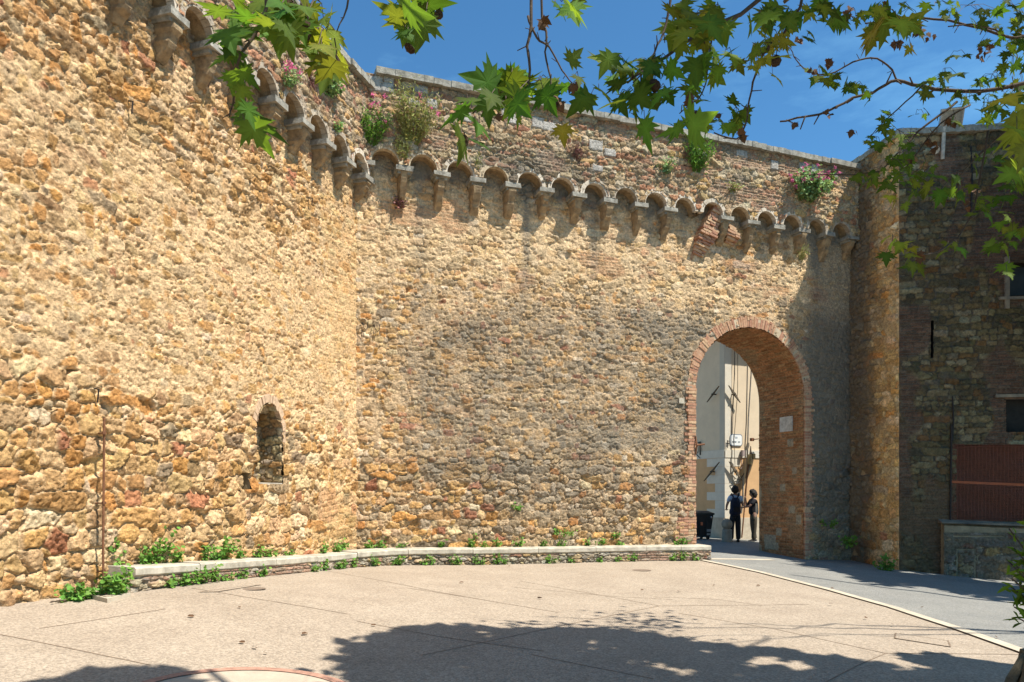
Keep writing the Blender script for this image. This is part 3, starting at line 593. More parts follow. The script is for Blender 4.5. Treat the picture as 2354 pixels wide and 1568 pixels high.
# parapet
rs = .017; s3 = np.arange(.06, 13.12, rs); z3 = np.arange(ZB_SPR, ZB_TOP - .11, rs); S3, Z3 = np.meshgrid(s3, z3)
st3 = sites(-.2, 13.5, 8.1, 10.4, lambda q: .115, 1.7, .28, .35, 23)
H3, C3 = rubble(S3, Z3, st3, PAL_PARA, W_PARA, (.50, .41, .28), .048, .013, .26, 6, 4.0, .05, 1.2, .02)
wm = ss(.62, .70, fbm(S3 * 1.2, Z3 * 2.2, 3, 3)); hb3, cb3 = bricks(S3, Z3, .23, .065, 5, .012, (.42, .24, .15)); H3, C3 = blend(H3, C3, wm * .7, hb3 * 1.2, cb3)
for (u, v, w, h) in ((863, 200, .30, .19), (893, 183, .22, .24), (890, 203, .26, .2), (862, 183, .30, .12), (967, 207, .30, .15), (1180, 275, .28, .22), (1235, 283, .30, .24), (1262, 292, .34, .2), (1160, 262, .18, .22), (992, 240, .22, .2), (950, 237, .26, .14), (1368, 335, .35, .24), (1400, 352, .3, .18),
                     (1485, 322, .17, .16), (1595, 345, .3, .11), (1612, 355, .28, .12), (1703, 354, .34, .16), (1778, 380, .24, .24), (1845, 385, .3, .2), (1870, 388, .2, .2), (1915, 383, .2, .2), (1918, 405, .14, .16), (1372, 388, .26, .16), (1070, 270, .22, .2)):
    a, b = pB(u, v, OFF); e = np.maximum(np.abs(S3 - a + .015 * (vn(S3 * 9, Z3 * 9, 1) - .5)) / (w / 2), np.abs(Z3 - b + .015 * (vn(S3 * 9, Z3 * 9, 2) - .5)) / (h / 2))
    m_ = 1 - ss(.93, 1.0, e); rim = (e < 1.12) & (e >= .97)
    H3 = np.where(rim, H3 * .3 - .004, H3); H3, C3 = blend(H3, C3, m_, .036 + .012 * (fbm(S3 * 12, Z3 * 12, 4) - .5), np.array((.50, .46, .40)) * (.72 + .5 * fbm(S3 * 7, Z3 * 7, 6, 4))[..., None])
kB = lambda S, Z: np.all([~((np.hypot(S - c, Z - ZB_SPR) < ARC_R + .03)) for c in arcsB], axis=0)
n3 = fbm(S3 * .9, Z3 * 1.6, 3, 5)
st_p = .22 + .75 * (n3 - .42) + .25 * np.exp(-((S3 - 4.5) / 2.0) ** 2) * (1 - ss(8.9, 9.6, Z3)) + .22 * ss(ZB_TOP - .4, ZB_TOP - .1, Z3) - .12 * ss(9.6, 11, S3)
face_mesh('parapet_face', C0, dB, nB, s3, z3, H3, C3, st_p, M_stone2, gate, kB, OFF)
corbel_table(C0, dB, nB, arcsB, ZB_SPR, gate, 8, (True, True), skip=(10,))
coping(C0, dB, nB, .32, 13.3, ZB_TOP, .12, -.15, OFF + .10, gate, seed=6)
mb = MB(); slab(mb, C0, dB, nB, .1, 13.3, 8.72, ZB_TOP - .06, -.15, OFF - .06)
slab(mb, C0, dB, nB, -.6, GA0 - .05, -.6, 7.6, -1.82, -.14); slab(mb, C0, dB, nB, GA1 + .05, 15.2, -.8, 7.6, -1.82, -.14)
slab(mb, C0, dB, nB, -.6, 15.2, 7.6, 8.74, -.16, -.10)
N = 24
for i in range(N):   # masonry over the passage
    a0 = math.pi * i / N; a1 = math.pi * (i + 1) / N; q = [(GC + (GR + .05) * math.cos(a), GSP + (GR + .05) * math.sin(a)) for a in (a0, a1)]
    p = [(q[1][0], q[1][1]), (q[0][0], q[0][1]), (q[0][0], 7.6), (q[1][0], 7.6)]
    mb.hexa([W3(C0, dB, nB, *a, -.14) for a in p] + [W3(C0, dB, nB, *a, -1.82) for a in p])
mb.build('wall_core', M_core, gate)
# brick dressings of the gateway
def brick_ring(r0, r1, o0, o1, seed):
    rr = random.Random(seed); mb = MB(); nb = 84
    for i in range(nb):
        a0 = math.pi * i / nb + .0028; a1 = math.pi * (i + 1) / nb - .0028; ra = r0 + rr.uniform(-.012, .010); rb = r1 + rr.uniform(-.03, .03); o = o1 + rr.uniform(-.014, .012)
        if rr.random() < .05: ra += .05
        f = lambda r, t, o: W3(C0, dB, nB, GC + r * math.cos(t), GSP + r * math.sin(t), o)
        if rr.random() < .45:
            rm = ra + rr.uniform(.10, .2); mb.hexa([f(ra, a0, o0), f(rm - .005, a0, o0), f(rm - .005, a1, o0), f(ra, a1, o0), f(ra, a0, o), f(rm - .005, a0, o), f(rm - .005, a1, o), f(ra, a1, o)], rr.choice((0, 0, 1, 2)))
            ra = rm + .005; o += rr.uniform(-.01, .01)
        mb.hexa([f(ra, a0, o0), f(rb, a0, o0), f(rb, a1, o0), f(ra, a1, o0), f(ra, a0, o), f(rb, a0, o), f(rb, a1, o), f(ra, a1, o)], rr.choice((0, 0, 0, 1, 2)))
    return mb
M_brA = simple('light worn brick', (.44, .27, .17), .92, .3, 14, .8, 60, c2=(.34, .17, .09)); M_brB = simple('pale orange brick', (.52, .34, .20), .92, .3, 14, .8, 60, c2=(.38, .24, .14))
M_brC = simple('red brick', (.40, .21, .13), .92, .3, 14, .8, 60, c2=(.27, .13, .08))
brick_ring(GR, GR + .25, -.10, .024, 4).build('gate_arch', [M_brA, M_brB, M_brC], gate)
mb = MB(); slab_r = MB(); N = 30
for i in range(N):
    f = lambda r, t, o: W3(C0, dB, nB, GC + r * math.cos(t), GSP + r * math.sin(t), o); a0, a1 = math.pi * i / N, math.pi * (i + 1) / N
    mb.hexa([f(GR + .012, a0, -.12), f(GR + .22, a0, -.12), f(GR + .22, a1, -.12), f(GR + .012, a1, -.12), f(GR + .012, a0, .014), f(GR + .22, a0, .014), f(GR + .22, a1, .014), f(GR + .012, a1, .014)])
mb.build('arch_mortar', M_mort, gate)
for side, sg in ((GA0, -1), (GA1, 1)):
    rr = random.Random(40 + sg); mb = MB(); z_ = -.4
    mo = MB(); slab(mo, C0, dB, nB, min(side, side + sg * .20) + (.012 if sg > 0 else 0), max(side, side + sg * .20) - (.012 if sg < 0 else 0), -.5, GSP, -.12, .034); mo.build('jamb_mortar', M_mort, gate)
    while z_ < GSP:
        h = .062; wd_ = (.30 if int(z_ / .075) % 2 else .23) + rr.uniform(-.03, .04)
        if z_ < 1.9 and sg < 0: wd_ += .22 * (1 - ss(.6, 1.9, z_)) + rr.uniform(0, .14)
        x = 0; e = rr.uniform(-.012, .008)
        while x < wd_ - .04:
            w = min(rr.choice((.12, .24, .24)), wd_ - x); a = side + sg * (x - (e if x == 0 else 0)); b = side + sg * (x + w - .008)
            slab(mb, C0, dB, nB, min(a, b), max(a, b), z_, z_ + h, -.10, .048 + rr.uniform(-.012, .012), .003); mb.mi[-6:] = [rr.choice((0, 0, 1, 2, 2))] * 6; x += w
        z_ += h + .011
    mb.build('gate_jamb', [M_brA, M_brB, M_brC], gate)
# passage lining: up the right jamb, over the vault and down the left
arc = np.arange(0, 2 * (GSP + .5) + math.pi * GR, .02); hj = GSP + .5; La = math.pi * GR
def prof(a, rad):
    t = np.clip((a - hj) / GR, 0, math.pi)
    x = np.where(a < hj, GC + rad, np.where(a > hj + La, GC - rad, GC + rad * np.cos(t)))
    zz = np.where(a < hj, a - .5, np.where(a > hj + La, 2 * hj + La - a - .5, GSP + rad * np.sin(t))); return x, zz
dpt = np.linspace(.03, 1.82, 88); A, D = np.meshgrid(arc, dpt)
Hh, Cc = bricks(D * 1.0, A, .25, .07, 6, .012, (.44, .20, .085), (.38, .25, .13))
blot = fbm(A * 1.3, D * 2.2, 4, 4)[..., None]; Cc = Cc * (.75 + .5 * blot); Cc = Cc * (1 - ss(.56, .7, blot) * .5) + np.array((.27, .22, .13)) * ss(.56, .7, blot) * .5
for (a_, d_, w_, h_) in ((1.0, .95, .10, .10), (1.6, .45, .12, .10), (2.2, .8, .10, .09), (2.65, .35, .09, .09), (1.35, .2, .09, .12), (3.4, .5, .12, .10), (.75, 1.3, .24, .14), (.6, 1.25, .28, .1)):
    e = np.maximum(np.abs(D - d_) / w_, np.abs(A - a_) / h_); Cc = np.where((e < 1)[..., None], np.array((.40, .33, .22)), Cc); Hh = np.where(e < 1, .03, Hh)
bite = (.10 * fbm(A * 2.0, A * 0 + 1, 3, 4) + .10 * ss(.62, .72, vn(A * 3, A * 0, 2)) + .03 * vn(A * 14, A * 0, 5)) * ss(1.5, 1.8, D)
x, zz = prof(A, GR - Hh * 1.0); xx, zb = prof(A, GR - Hh + bite * 0)
dd = -(D - bite) + .03
V = np.stack([C0.x + dB.x * x + nB.x * dd, C0.y + dB.y * x + nB.y * dd, zz], -1).reshape(-1, 3)
np_mesh('passage_lining', V, grid_faces(len(dpt), len(arc))[:, ::-1], M_stone2, gate, Cc.reshape(-1, 3), np.full(len(V), .17))
# broken brick buttress filling one corbel bay, and its smaller neighbour
def brick_lump(name, s0, z0, s1, z1, w, proj, seed, steps):
    rr = random.Random(seed); mb = MB()
    for i in range(steps):
        t = i / (steps - 1); cs_ = s0 + (s1 - s0) * t; cz = z0 + (z1 - z0) * t; ww = w * (.75 + .5 * math.sin(math.pi * min(1, t * 1.1 + .1))) * rr.uniform(.9, 1.1); pr_ = proj * ss(0, .5, t + .08) * rr.uniform(.85, 1.1)
        k = 0; x = -ww / 2
        while x < ww / 2 - .03:
            b = min(rr.choice((.12, .24)), ww / 2 - x); ang = R(18) + rr.uniform(-.05, .05); c = W3(C0, dB, nB, cs_ + x + b / 2, cz - (x + b / 2) * math.tan(ang) * .6, pr_ / 2)
            dx = (dB * math.cos(ang) + Vector((0, 0, -math.sin(ang)))); up = (dB * math.sin(ang) + Vector((0, 0, math.cos(ang))))
            mb.box(c, dx * (b / 2 - .004), nB * (pr_ / 2 + .05 + rr.uniform(-.012, .012)), up * .027, rr.choice((0, 1, 2)), .003); x += b
    return mb.build(name, [M_brA, M_brB, M_brC], gate)
brick_lump('brick_patch', 8.26, 7.40, 8.74, 8.60, .36, .22, 3, 20)
brick_lump('brick_patch', 9.20, 7.78, 9.17, 8.12, .32, .20, 5, 6)
# small things on the gate wall
def plaque(name, P, d, n, s, z, w, h, off, mat, label, cat):
    mb = MB(); slab(mb, P, d, n, s - w / 2, s + w / 2, z - h / 2, z + h / 2, off, off + .03, .002); return tag(mb.build(name, mat), label, cat)
plaque('wall_plaque', C0, dB, nB, 7.79, 3.79, .15, .13, .03, M_trav, 'small square white plaque on the wall just left of the gateway', 'plaque')
xp = GC + GR - .035
mb = MB(); c = W3(C0, dB, nB, xp, 3.40, -.62); mb.box(c, dB * .02, nB * .235, Vector((0, 0, .20))); tag(mb.build('stone_plaque', M_ash), 'square pale stone plaque on the inner right side of the gateway', 'plaque')
for k, (a, b) in enumerate(((.10, 5.06), (.34, 5.04))):
    mb = MB(); p0 = W3(C0, dB, nB, a, b, .0); e_ = p0 + nB * .10
    mb.tube([p0, e_, e_ + Vector((0, 0, -.16)) - dB * .01, e_ + Vector((0, 0, -.34)) - dB * .02 - nB * .04], .007, 6)
    mb.tube([e_, e_ + dB * .03 + Vector((0, 0, -.10)), e_ + dB * .07 + Vector((0, 0, -.15)), e_ + dB * .11 + Vector((0, 0, -.10)), e_ + dB * .11 + Vector((0, 0, .01))], .007, 6)
    tag(mb.build('iron_hook', M_iron), ('bent iron hook at the inner corner, the left one of the pair', 'bent iron hook beside the inner corner, the right one of the pair')[k], 'iron hook', 'pair of iron hooks by the corner')
# iron pintle on the left jamb
p0 = W3(C0, dB, nB, 8.19, 2.72, .05); mb = MB(); mb.tube([p0 + Vector((0, 0, -.22)), p0 + nB * .05, p0 + Vector((0, 0, .22))], .018, 6); mb.tube([p0 + nB * .05, p0 + nB * .05 + dB * .22 + Vector((0, 0, .03))], .022, 6)
tag(mb.build('gate_pintle', M_rust), 'rusty iron gate pintle on the left jamb of the gateway', 'gate hinge')

# ================================================================ right tower
tower = empty('corner_tower', T0); tag(tower, 'shaded right-hand tower of dark coursed stone with a bare ochre side face', 'tower')
ZT_TOP = 10.39; LR = (T0 - C2).length
s = np.arange(-.15, LR + .012, .02); z = np.arange(-.6, ZT_TOP - .08, .02); S, Z = np.meshgrid(s, z)
st = sites(-.4, LR + .5, -.8, 10.6, lambda q: .17 if q > 1.1 else .21, 1.3, .3, .25, 31)
H, C = rubble(S, Z, st, PAL_OCHRE, W_OCHRE, (.44, .35, .22), .05, .018, .30 + .12 * ss(.6, 1.5, S) - .2 * (Z < 1.2), 7, 2.6, .06, 1.3, .025)
dk = (1 - ss(.45, 1.35, S + .9 * (fbm(S * 1.5, Z * .8, 3, 4) - .5)))[..., None]; C = C * (1.35 - dk * .85); C = C * np.array((1.05, .95, .78))  # bounce light painted in: outer part lightened, inner corner darkened as shade
H += .10 * (fbm(S * 1.2, Z * .9, 2, 3) - .5) * (1 - ss(LR - .3, LR, S)); H *= (1 - .8 * ss(LR - .06, LR, S))
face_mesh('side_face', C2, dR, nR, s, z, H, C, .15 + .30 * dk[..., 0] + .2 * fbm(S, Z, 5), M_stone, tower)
LT = (T1 - T0).length
s = np.arange(0, LT, .02); z = np.arange(-.9, ZT_TOP - .08, .02); S, Z = np.meshgrid(s, z)
st = sites(-.3, LT + .5, -1.1, 10.7, lambda q: .15, 1.6, .15, .25, 33)
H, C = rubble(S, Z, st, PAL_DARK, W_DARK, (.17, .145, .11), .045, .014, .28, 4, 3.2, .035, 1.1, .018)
hb, cb_ = bricks(S, Z, .25, .068, 2, .012, (.22, .12, .08), (.18, .15, .12)); mk = ss(.52, .6, fbm(S * .9, Z * .5, 3, 3) + .18 * ss(1.8, 2.4, S)) * .85
H, C = blend(H, C, mk, hb * 1.1, cb_)
br = ss(.5, .6, fbm(S * .8, Z * .7, 6, 3))[..., None] * (Z < 2.2)[..., None]; C = C * (1 - .5 * br) + np.array((.24, .17, .09)) * .5 * br
lt = ((1 - ss(.8, 1.5, S)) * ss(9.0, 9.5, Z) * .75)[..., None]; C = C * (1 - lt) + C * 1.75 * lt  # top corner lightened in the colour to stand for dappled sun
H *= ss(0, .05, S) * .8 + .2
WIN = ((2.50, 3.6, 6.28, 7.12), (2.42, 3.6, 3.02, 3.80))
def keepT(S, Z):
    k = np.ones(S.shape, bool)
    for a, b, c, d_ in WIN: k &= ~((S > a) & (S < b) & (Z > c) & (Z < d_))
    return k & ~((S > 1.30) & (S < 4.2) & (Z > .90) & (Z < 2.72)) & ~((np.abs(S - .75) < .018 + .02 * vn(S, Z * 8, 3)) & (Z > 4.85) & (Z < 5.75))
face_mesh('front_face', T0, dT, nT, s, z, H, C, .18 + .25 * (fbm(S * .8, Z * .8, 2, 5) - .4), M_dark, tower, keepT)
M_void = simple('dark interior', (.03, .028, .025), .95, .3, 5, 0); M_glass = simple('dusty window pane', (.05, .065, .075), .35, .3, 3, 0, spec=.5)
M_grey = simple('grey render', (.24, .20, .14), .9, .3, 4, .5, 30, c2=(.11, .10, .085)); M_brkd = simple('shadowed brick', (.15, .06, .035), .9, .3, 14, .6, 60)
for k, (a, b, c, d_) in enumerate(WIN):
    mb = MB(); recess_box(mb, T0, dT, nT, a - .02, b, c - .02, d_ + .02, .02, -.35); w_ = mb.build('window', M_grey if k == 0 else M_void, tower)
    if k == 0:
        mb = MB(); slab(mb, T0, dT, nT, a + .08, b, c + .08, d_ - .08, -.30, -.27); mb.build('pane', M_glass, w_)
        mb = MB(); slab(mb, T0, dT, nT, a, a + .07, c, d_, -.30, -.22); slab(mb, T0, dT, nT, a + .07, b, c, c + .07, -.30, -.22); slab(mb, T0, dT, nT, a + .07, b, d_ - .07, d_, -.30, -.22); slab(mb, T0, dT, nT, 3.03, 3.08, c + .07, d_ - .07, -.30, -.23); mb.build('frame', M_iron, w_)
        mb = MB(); slab(mb, T0, dT, nT, a - .12, a - .02, c - .30, d_ + .1, 0, .07, .004); mb.build('shutter_stop', M_grey, w_)
    mb = MB(); slab(mb, T0, dT, nT, a - .25, b, (c - .09) if k == 0 else (d_ + .05), (c - .02) if k == 0 else (d_ + .12), -.05, .09, .005); mb.build('sill' if k == 0 else 'lintel', M_grey, w_)
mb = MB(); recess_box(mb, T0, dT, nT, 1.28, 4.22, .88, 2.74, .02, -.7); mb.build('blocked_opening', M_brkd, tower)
mb = MB(); recess_box(mb, T0, dT, nT, .69, .81, 4.83, 5.77, .02, -.3); mb.build('arrow_slit', M_void, tower)
coping(T0, dT, nT, -.1, LT + .1, ZT_TOP, .13, -.9, .10, tower, seed=8)
coping(C2, dR, nR, -.2, LR - .005, ZT_TOP - .01, .12, -.9, .06, tower, seed=9)
mb = MB(); q = [C2 + dB * .02 - nB * .16, T0 + dR * -.02 + nR * -.10 + nT * -.10, T1 - nT * .75, T1 - nT * 2.2, C2 + Vector((.9, .45, 0))]
q2 = [p + Vector((0, 0, -1)) for p in q]; q3 = [Vector((p.x, p.y, ZT_TOP - .15)) for p in q]
b = [tuple(p) for p in q2 + q3]; mb.add(b, [(5, 6, 7, 8, 9), (3, 2, 7, 8), (4, 3, 8, 9), (0, 4, 9, 5), (1, 0, 5, 6)]); mb.build('wall_core', M_core, tower)
for cz in (0,):
    mb = MB(); # plinth with a sloping cement top and a blocked hatch
    def wedge(mb, s0, s1, z0, z1a, z1b, o, slope=.10):
        mb.hexa([W3(T0, dT, nT, s0, z0, -.03), W3(T0, dT, nT, s1, z0, -.03), W3(T0, dT, nT, s1, z0, o), W3(T0, dT, nT, s0, z0, o), W3(T0, dT, nT, s0, z1a + slope, -.03), W3(T0, dT, nT, s1, z1b + slope, -.03), W3(T0, dT, nT, s1, z1b, o), W3(T0, dT, nT, s0, z1a, o)])
    wedge(mb, .95, 4.9, -1.0, .78, .62, .20); pl = mb.build('plinth', simple('stained cement render', (.33, .265, .165), .9, .35, 2.2, .9, 14, c2=(.13, .105, .065), dist=.03), tower)
    mb = MB(); wedge(mb, .88, 4.9, .83, .85, .69, .26, .09); mb.build('ledge', M_grey, pl)
    sp_ = np.arange(.93, 4.4, .02); zp_ = np.arange(-.95, .62, .02); SP, ZP2 = np.meshgrid(sp_, zp_); stp = sites(.5, 4.8, -1.2, 1.0, lambda q: .20, 1.5, .3, .3, 61)
    HP, CP = rubble(SP, ZP2, stp, PAL_GREY, W_GREY, (.30, .25, .17), .05, .02, .62 + .2 * ss(.2, .5, ZP2), 3, 3.4, .05, 1.2, .02)
    for a, b_, c_, e_ in ((1.62, 1.67, -.45, .22), (1.22, 1.27, -.45, .22), (1.22, 1.67, .18, .22), (1.15, 2.3, .50, .54)):
        ins = (SP > a) & (SP < b_) & (ZP2 > c_) & (ZP2 < e_); HP = np.where(ins, -.02, HP)
    face_mesh('plinth_face', T0, dT, nT, sp_, zp_, HP * ss(.62, .5, ZP2), CP * .62, ZP2 * 0 + .25, M_stone2, pl, None, .205)
# orange safety net across the opening
net = MB(); rr = random.Random(3); f = lambda s, z: W3(T0, dT, nT, s, z, .055 + .03 * math.sin(s * 2.1 + z) + .012 * math.sin(z * 9 + s * 3))
zs_ = [.93 + i * .037 for i in range(50)]; sx = [1.16 + i * .08 for i in range(38)]
for q in zs_:
    for a, b in zip(sx[:-1], sx[1:]):
        sag = lambda s: q - .012 * math.sin(math.pi * (s - 1.16) * .8) - .03 * (s - 1.16); hw = .011
        hw = .0065; net.add([f(a, sag(a) - hw), f(b, sag(b) - hw), f(b, sag(b) + hw), f(a, sag(a) + hw)], [(0, 1, 2, 3)])
for a in sx:
    for i in range(0, 49, 4):
        z0 = zs_[i] - .03 * (a - 1.16); z1 = zs_[min(i + 4, 49)] - .03 * (a - 1.16); net.add([f(a - .006, z0), f(a + .006, z0), f(a + .006, z1), f(a - .006, z1)], [(0, 1, 2, 3)])
M_net = simple('orange plastic net', (.15, .042, .02), .6, .2, 8, 0)
nt_ = empty('safety_net', W3(T0, dT, nT, 1.2, .95, .06)); tag(nt_, 'orange plastic safety net stretched over the opening in the right tower', 'safety net'); net.build('net_mesh', M_net, nt_)
mb = MB()
for a, b in zip(sx[:-1], sx[1:]): q = lambda s: 1.83 - .05 * (s - 1.16); mb.add([f(a, q(a) - .03) + nT * .006, f(b, q(b) - .03) + nT * .006, f(b, q(b) + .03) + nT * .006, f(a, q(a) + .03) + nT * .006], [(0, 1, 2, 3)])
mb.build('bright_band', simple('bright orange band', (.36, .09, .03), .6, .15, 8, 0), nt_)
mb = MB(); mb.tube([W3(T0, dT, nT, 1.15, .9, .05), W3(T0, dT, nT, 1.17, 3.2, .07)], .022, 6); mb.build('post', M_iron, nt_)
# floodlight on the tower top
fl = empty('floodlight', W3(T0, dT, nT, .98, ZT_TOP - .75, .05)); tag(fl, 'rectangular grey floodlight on a post at the top of the right tower', 'floodlight')
mb = MB(); mb.tube([W3(T0, dT, nT, .98, ZT_TOP - .75, .04), W3(T0, dT, nT, .98, ZT_TOP - .02, .13), W3(T0, dT, nT, 1.1, ZT_TOP + .05, .16)], .045, 8); mb.build('post', M_ash, fl)
M_alu = simple('weathered aluminium', (.42, .40, .37), .5, .2, 10, .2, 60, metal=.4); M_lens = simple('floodlight glass', (.23, .22, .18), .15, .35, 9, 0, spec=.6)
c = W3(T0, dT, nT, 1.13, ZT_TOP + .20, .16); fx = (dT * .97 + nT * .1 + Vector((0, 0, .02))).normalized(); fn = (nT * .86 - Vector((0, 0, .5)) - dT * .12).normalized(); fy = fx.cross(fn).normalized(); fy = fy if fy.z > 0 else -fy
mb = MB(); mb.box(c, fx * .25, fn * .07, fy * .20, 0, .004); mb.box(c - fn * .09, fx * .17, fn * .04, fy * .13); hd = mb.build('housing', M_alu, fl)
mb = MB(); mb.box(c + fn * .072, fx * .215, fn * .006, fy * .165); mb.build('glass', M_lens, hd)
mb = MB(); mb.box(c + fn * .07 + fy * .185, fx * .25, fn * .03, fy * .018); mb.build('visor', M_ash, hd)
sp = empty('spotlight', W3(T0, dT, nT, .72, 9.86, .1)); tag(sp, 'small round white spotlight on the right tower just below its coping', 'spotlight')
mb = MB(); a = W3(T0, dT, nT, .72, 9.86, .04); mb.tube([a, a + nT * .12, a + nT * .14 - Vector((0, 0, .03)), a + nT * .26 - Vector((0, 0, .1))], [.02, .03, .08, .09], 10); mb.build('spot_head', M_ash, sp)
# conduits on the tower
for (s_, z0, z1, lb) in ((1.62, 8.2, 9.9, 'thin dark cable running down the tower under the floodlight'), (1.20, 2.8, 3.9, 'short dark vertical conduit above the orange net')):
    mb = MB(); mb.tube([W3(T0, dT, nT, s_, z0, .05), W3(T0, dT, nT, s_ + .02, (z0 + z1) / 2, .06), W3(T0, dT, nT, s_, z1, .05)], .018, 6); tag(mb.build('conduit', M_iron), lb, 'conduit')
# ================================================================ stone bench along the walls
def bench_front():
    a = [C0 + dL * q + nL * .43 for q in np.arange(6.32, 1.75, -.12)]; b = [C0 + dB * q + nB * .43 for q in np.arange(1.15, 8.42, .12)]
    p0, p3 = a[-1], b[0]; p1, p2 = p0 - dL * .75, p3 - dB * .75
    m = [p0 * (1 - t) ** 3 + p1 * 3 * t * (1 - t) ** 2 + p2 * 3 * t * t * (1 - t) + p3 * t ** 3 for t in np.linspace(.08, .92, 12)]
    return a + m + b
BF = bench_front(); BL = np.r_[0, np.cumsum([(BF[i + 1] - BF[i]).length for i in range(len(BF) - 1)])]; BT = BL[-1]
def bpt(l, off=0.0):
    l = max(0, min(l, BT)); i = min(int(np.searchsorted(BL, l)), len(BF) - 1); i = max(1, i); t = (l - BL[i - 1]) / (BL[i] - BL[i - 1])
    p = BF[i - 1].lerp(BF[i], t); a = BF[max(0, i - 2)]; b = BF[min(len(BF) - 1, i + 1)]; d = (b - a).normalized(); n = Vector((d.y, -d.x, 0)); return p + n * off, n, d
def btop(l): return float(np.interp(l, (0, 3.2, 4.8, 6.4, 9.5, BT), (.66, .50, .435, .41, .36, .30)))
bench = empty('stone_bench', BF[len(BF) // 2]); tag(bench, 'long low stone bench with a pale slab seat running along the foot of both walls', 'bench')
cuts = [0, 1.15, 2.9, 4.1, 5.4, 6.7, 8.1, 9.6, 11.0, 12.3, BT - .85, BT]; cuts = sorted(c for c in cuts if c <= BT)
rr = random.Random(5)
for a, b in zip(cuts[:-1], cuts[1:]):
    mb = MB(); n = max(2, int((b - a) / .12)); th = .115; prev = None; jz = rr.uniform(-.006, .006)
    for i in range(n + 1):
        l = a + (b - a) * i / n + (.006 if i == 0 else (-.006 if i == n else 0)); p, nn, d = bpt(l, .04 + rr.uniform(-.006, .006)); zt = btop(l) + jz + rr.uniform(-.003, .003); q = p - nn * .55
        e = .02; sec = [Vector((q.x, q.y, zt - th)), Vector((p.x, p.y, zt - th)) - nn * e, Vector((p.x, p.y, zt - th + e)), Vector((p.x, p.y, zt - e)) + nn * rr.uniform(-.003, .003), Vector((p.x, p.y, zt)) - nn * e, Vector((q.x, q.y, zt + .005))]
        bb = len(mb.v); mb.v += [tuple(v) for v in sec]
        if prev is not None:
            for k in range(6): mb.f.append((prev + k, prev + (k + 1) % 6, bb + (k + 1) % 6, bb + k)[::-1]); mb.mi.append(0)
        else: mb.f.append(tuple(bb + k for k in range(6))); mb.mi.append(0)
        prev = bb
    mb.f.append(tuple(prev + k for k in range(6))[::-1]); mb.mi.append(0); mb.build('seat_slab', M_trav, bench)
# rubble base with returns at both ends
ext = .45; lb = np.arange(-ext, BT + ext, .016); zb = np.linspace(0, 1, 34)
L_, Q_ = np.meshgrid(lb, zb); px = np.zeros((len(lb), 2)); pn = np.zeros((len(lb), 2)); zt = np.zeros(len(lb)); g0 = np.zeros(len(lb))
for i, l in enumerate(lb):
    if l < 0: p, nn, d = bpt(0, 0); p = p + nn * l; n2 = -d
    elif l > BT: p, nn, d = bpt(BT, 0); p = p - nn * (l - BT); n2 = d
    else: p, nn, d = bpt(l, 0); n2 = nn
    px[i] = p.x, p.y; pn[i] = n2.x, n2.y; zt[i] = btop(l) - .11; g0[i] = float(gz(p.x, p.y)) - .06
ZZ = g0 + (zt - g0) * Q_; st = sites(-.8, BT + .8, -.1, .8, lambda q: .12, 1.5, .4, .4, 41); zrel = (ZZ - g0)
H, C = rubble(L_, zrel, st, PAL_GREY, W_GREY, (.44, .35, .24), .05, .016, .32, 2, 2.6, .05, 1.2, .02)
H *= np.clip((zt - ZZ) / .05, .2, 1); hb, cb_ = bricks(L_, zrel, .25, .06, 5, .012, (.42, .24, .16)); mk = ss(.55, .62, fbm(L_ * 1.1, zrel * 3, 4, 3)) * .8; H, C = blend(H, C, mk, hb * 1.3, cb_)
V = np.stack([px[:, 0] + pn[:, 0] * H, px[:, 1] + pn[:, 1] * H, ZZ], -1).reshape(-1, 3)
np_mesh('rubble_base', V, grid_faces(len(zb), len(lb)), M_stone2, bench, C.reshape(-1, 3), np.full(len(V), .27) + .0 * V[:, 0])

# ================================================================ street corner beyond the gate
K0 = G(1665, 1239.5); K0.z = 0; dE = Vector((.93, .37, 0)).normalized(); nE = Vector((dE.y, -dE.x, 0)); dW = Vector((-.37, .93, 0)).normalized(); nW = Vector((-dW.y, dW.x, 0))
if nW.y > 0: nW = -nW
M_cream = simple('cream render', (.66, .535, .375), .9, .07, 2.5, .15, 30); M_cream_shade = simple('cream render in shade', (.52, .46, .36), .9, .07, 2.5, .15, 30)  # second cream is a darker copy painted for the face in shade
M_white = simple('pale quoin stone', (.64, .58, .47), .9, .07, 6, .15, 30); M_orange = simple('orange render', (.58, .36, .18), .9, .09, 3, .15, 30); M_plin = simple('travertine plinth', (.50, .43, .32), .85, .15, 5, .3, 30, c2=(.40, .34, .25))
hb_ = empty('street_house', K0); tag(hb_, 'cream and orange rendered house corner with pale quoins seen through the gateway', 'house')
mb = MB(); q = [K0, K0 + dE * 9, K0 + dE * 9 + dW * 9, K0 + dW * 9]; mb.hexa([p + Vector((0, 0, -.4)) for p in q] + [p + Vector((0, 0, 8.2)) for p in q]); mb.build('wall', M_cream, hb_)
def panel(nm, P, d, n, s0, s1, z0, z1, o, mat, par=hb_): m_ = MB(); slab(m_, P, d, n, s0, s1, z0, z1, -.02, o); return m_.build(nm, mat, par)
ZP, ZO, ZC = .72, 2.72, 2.98
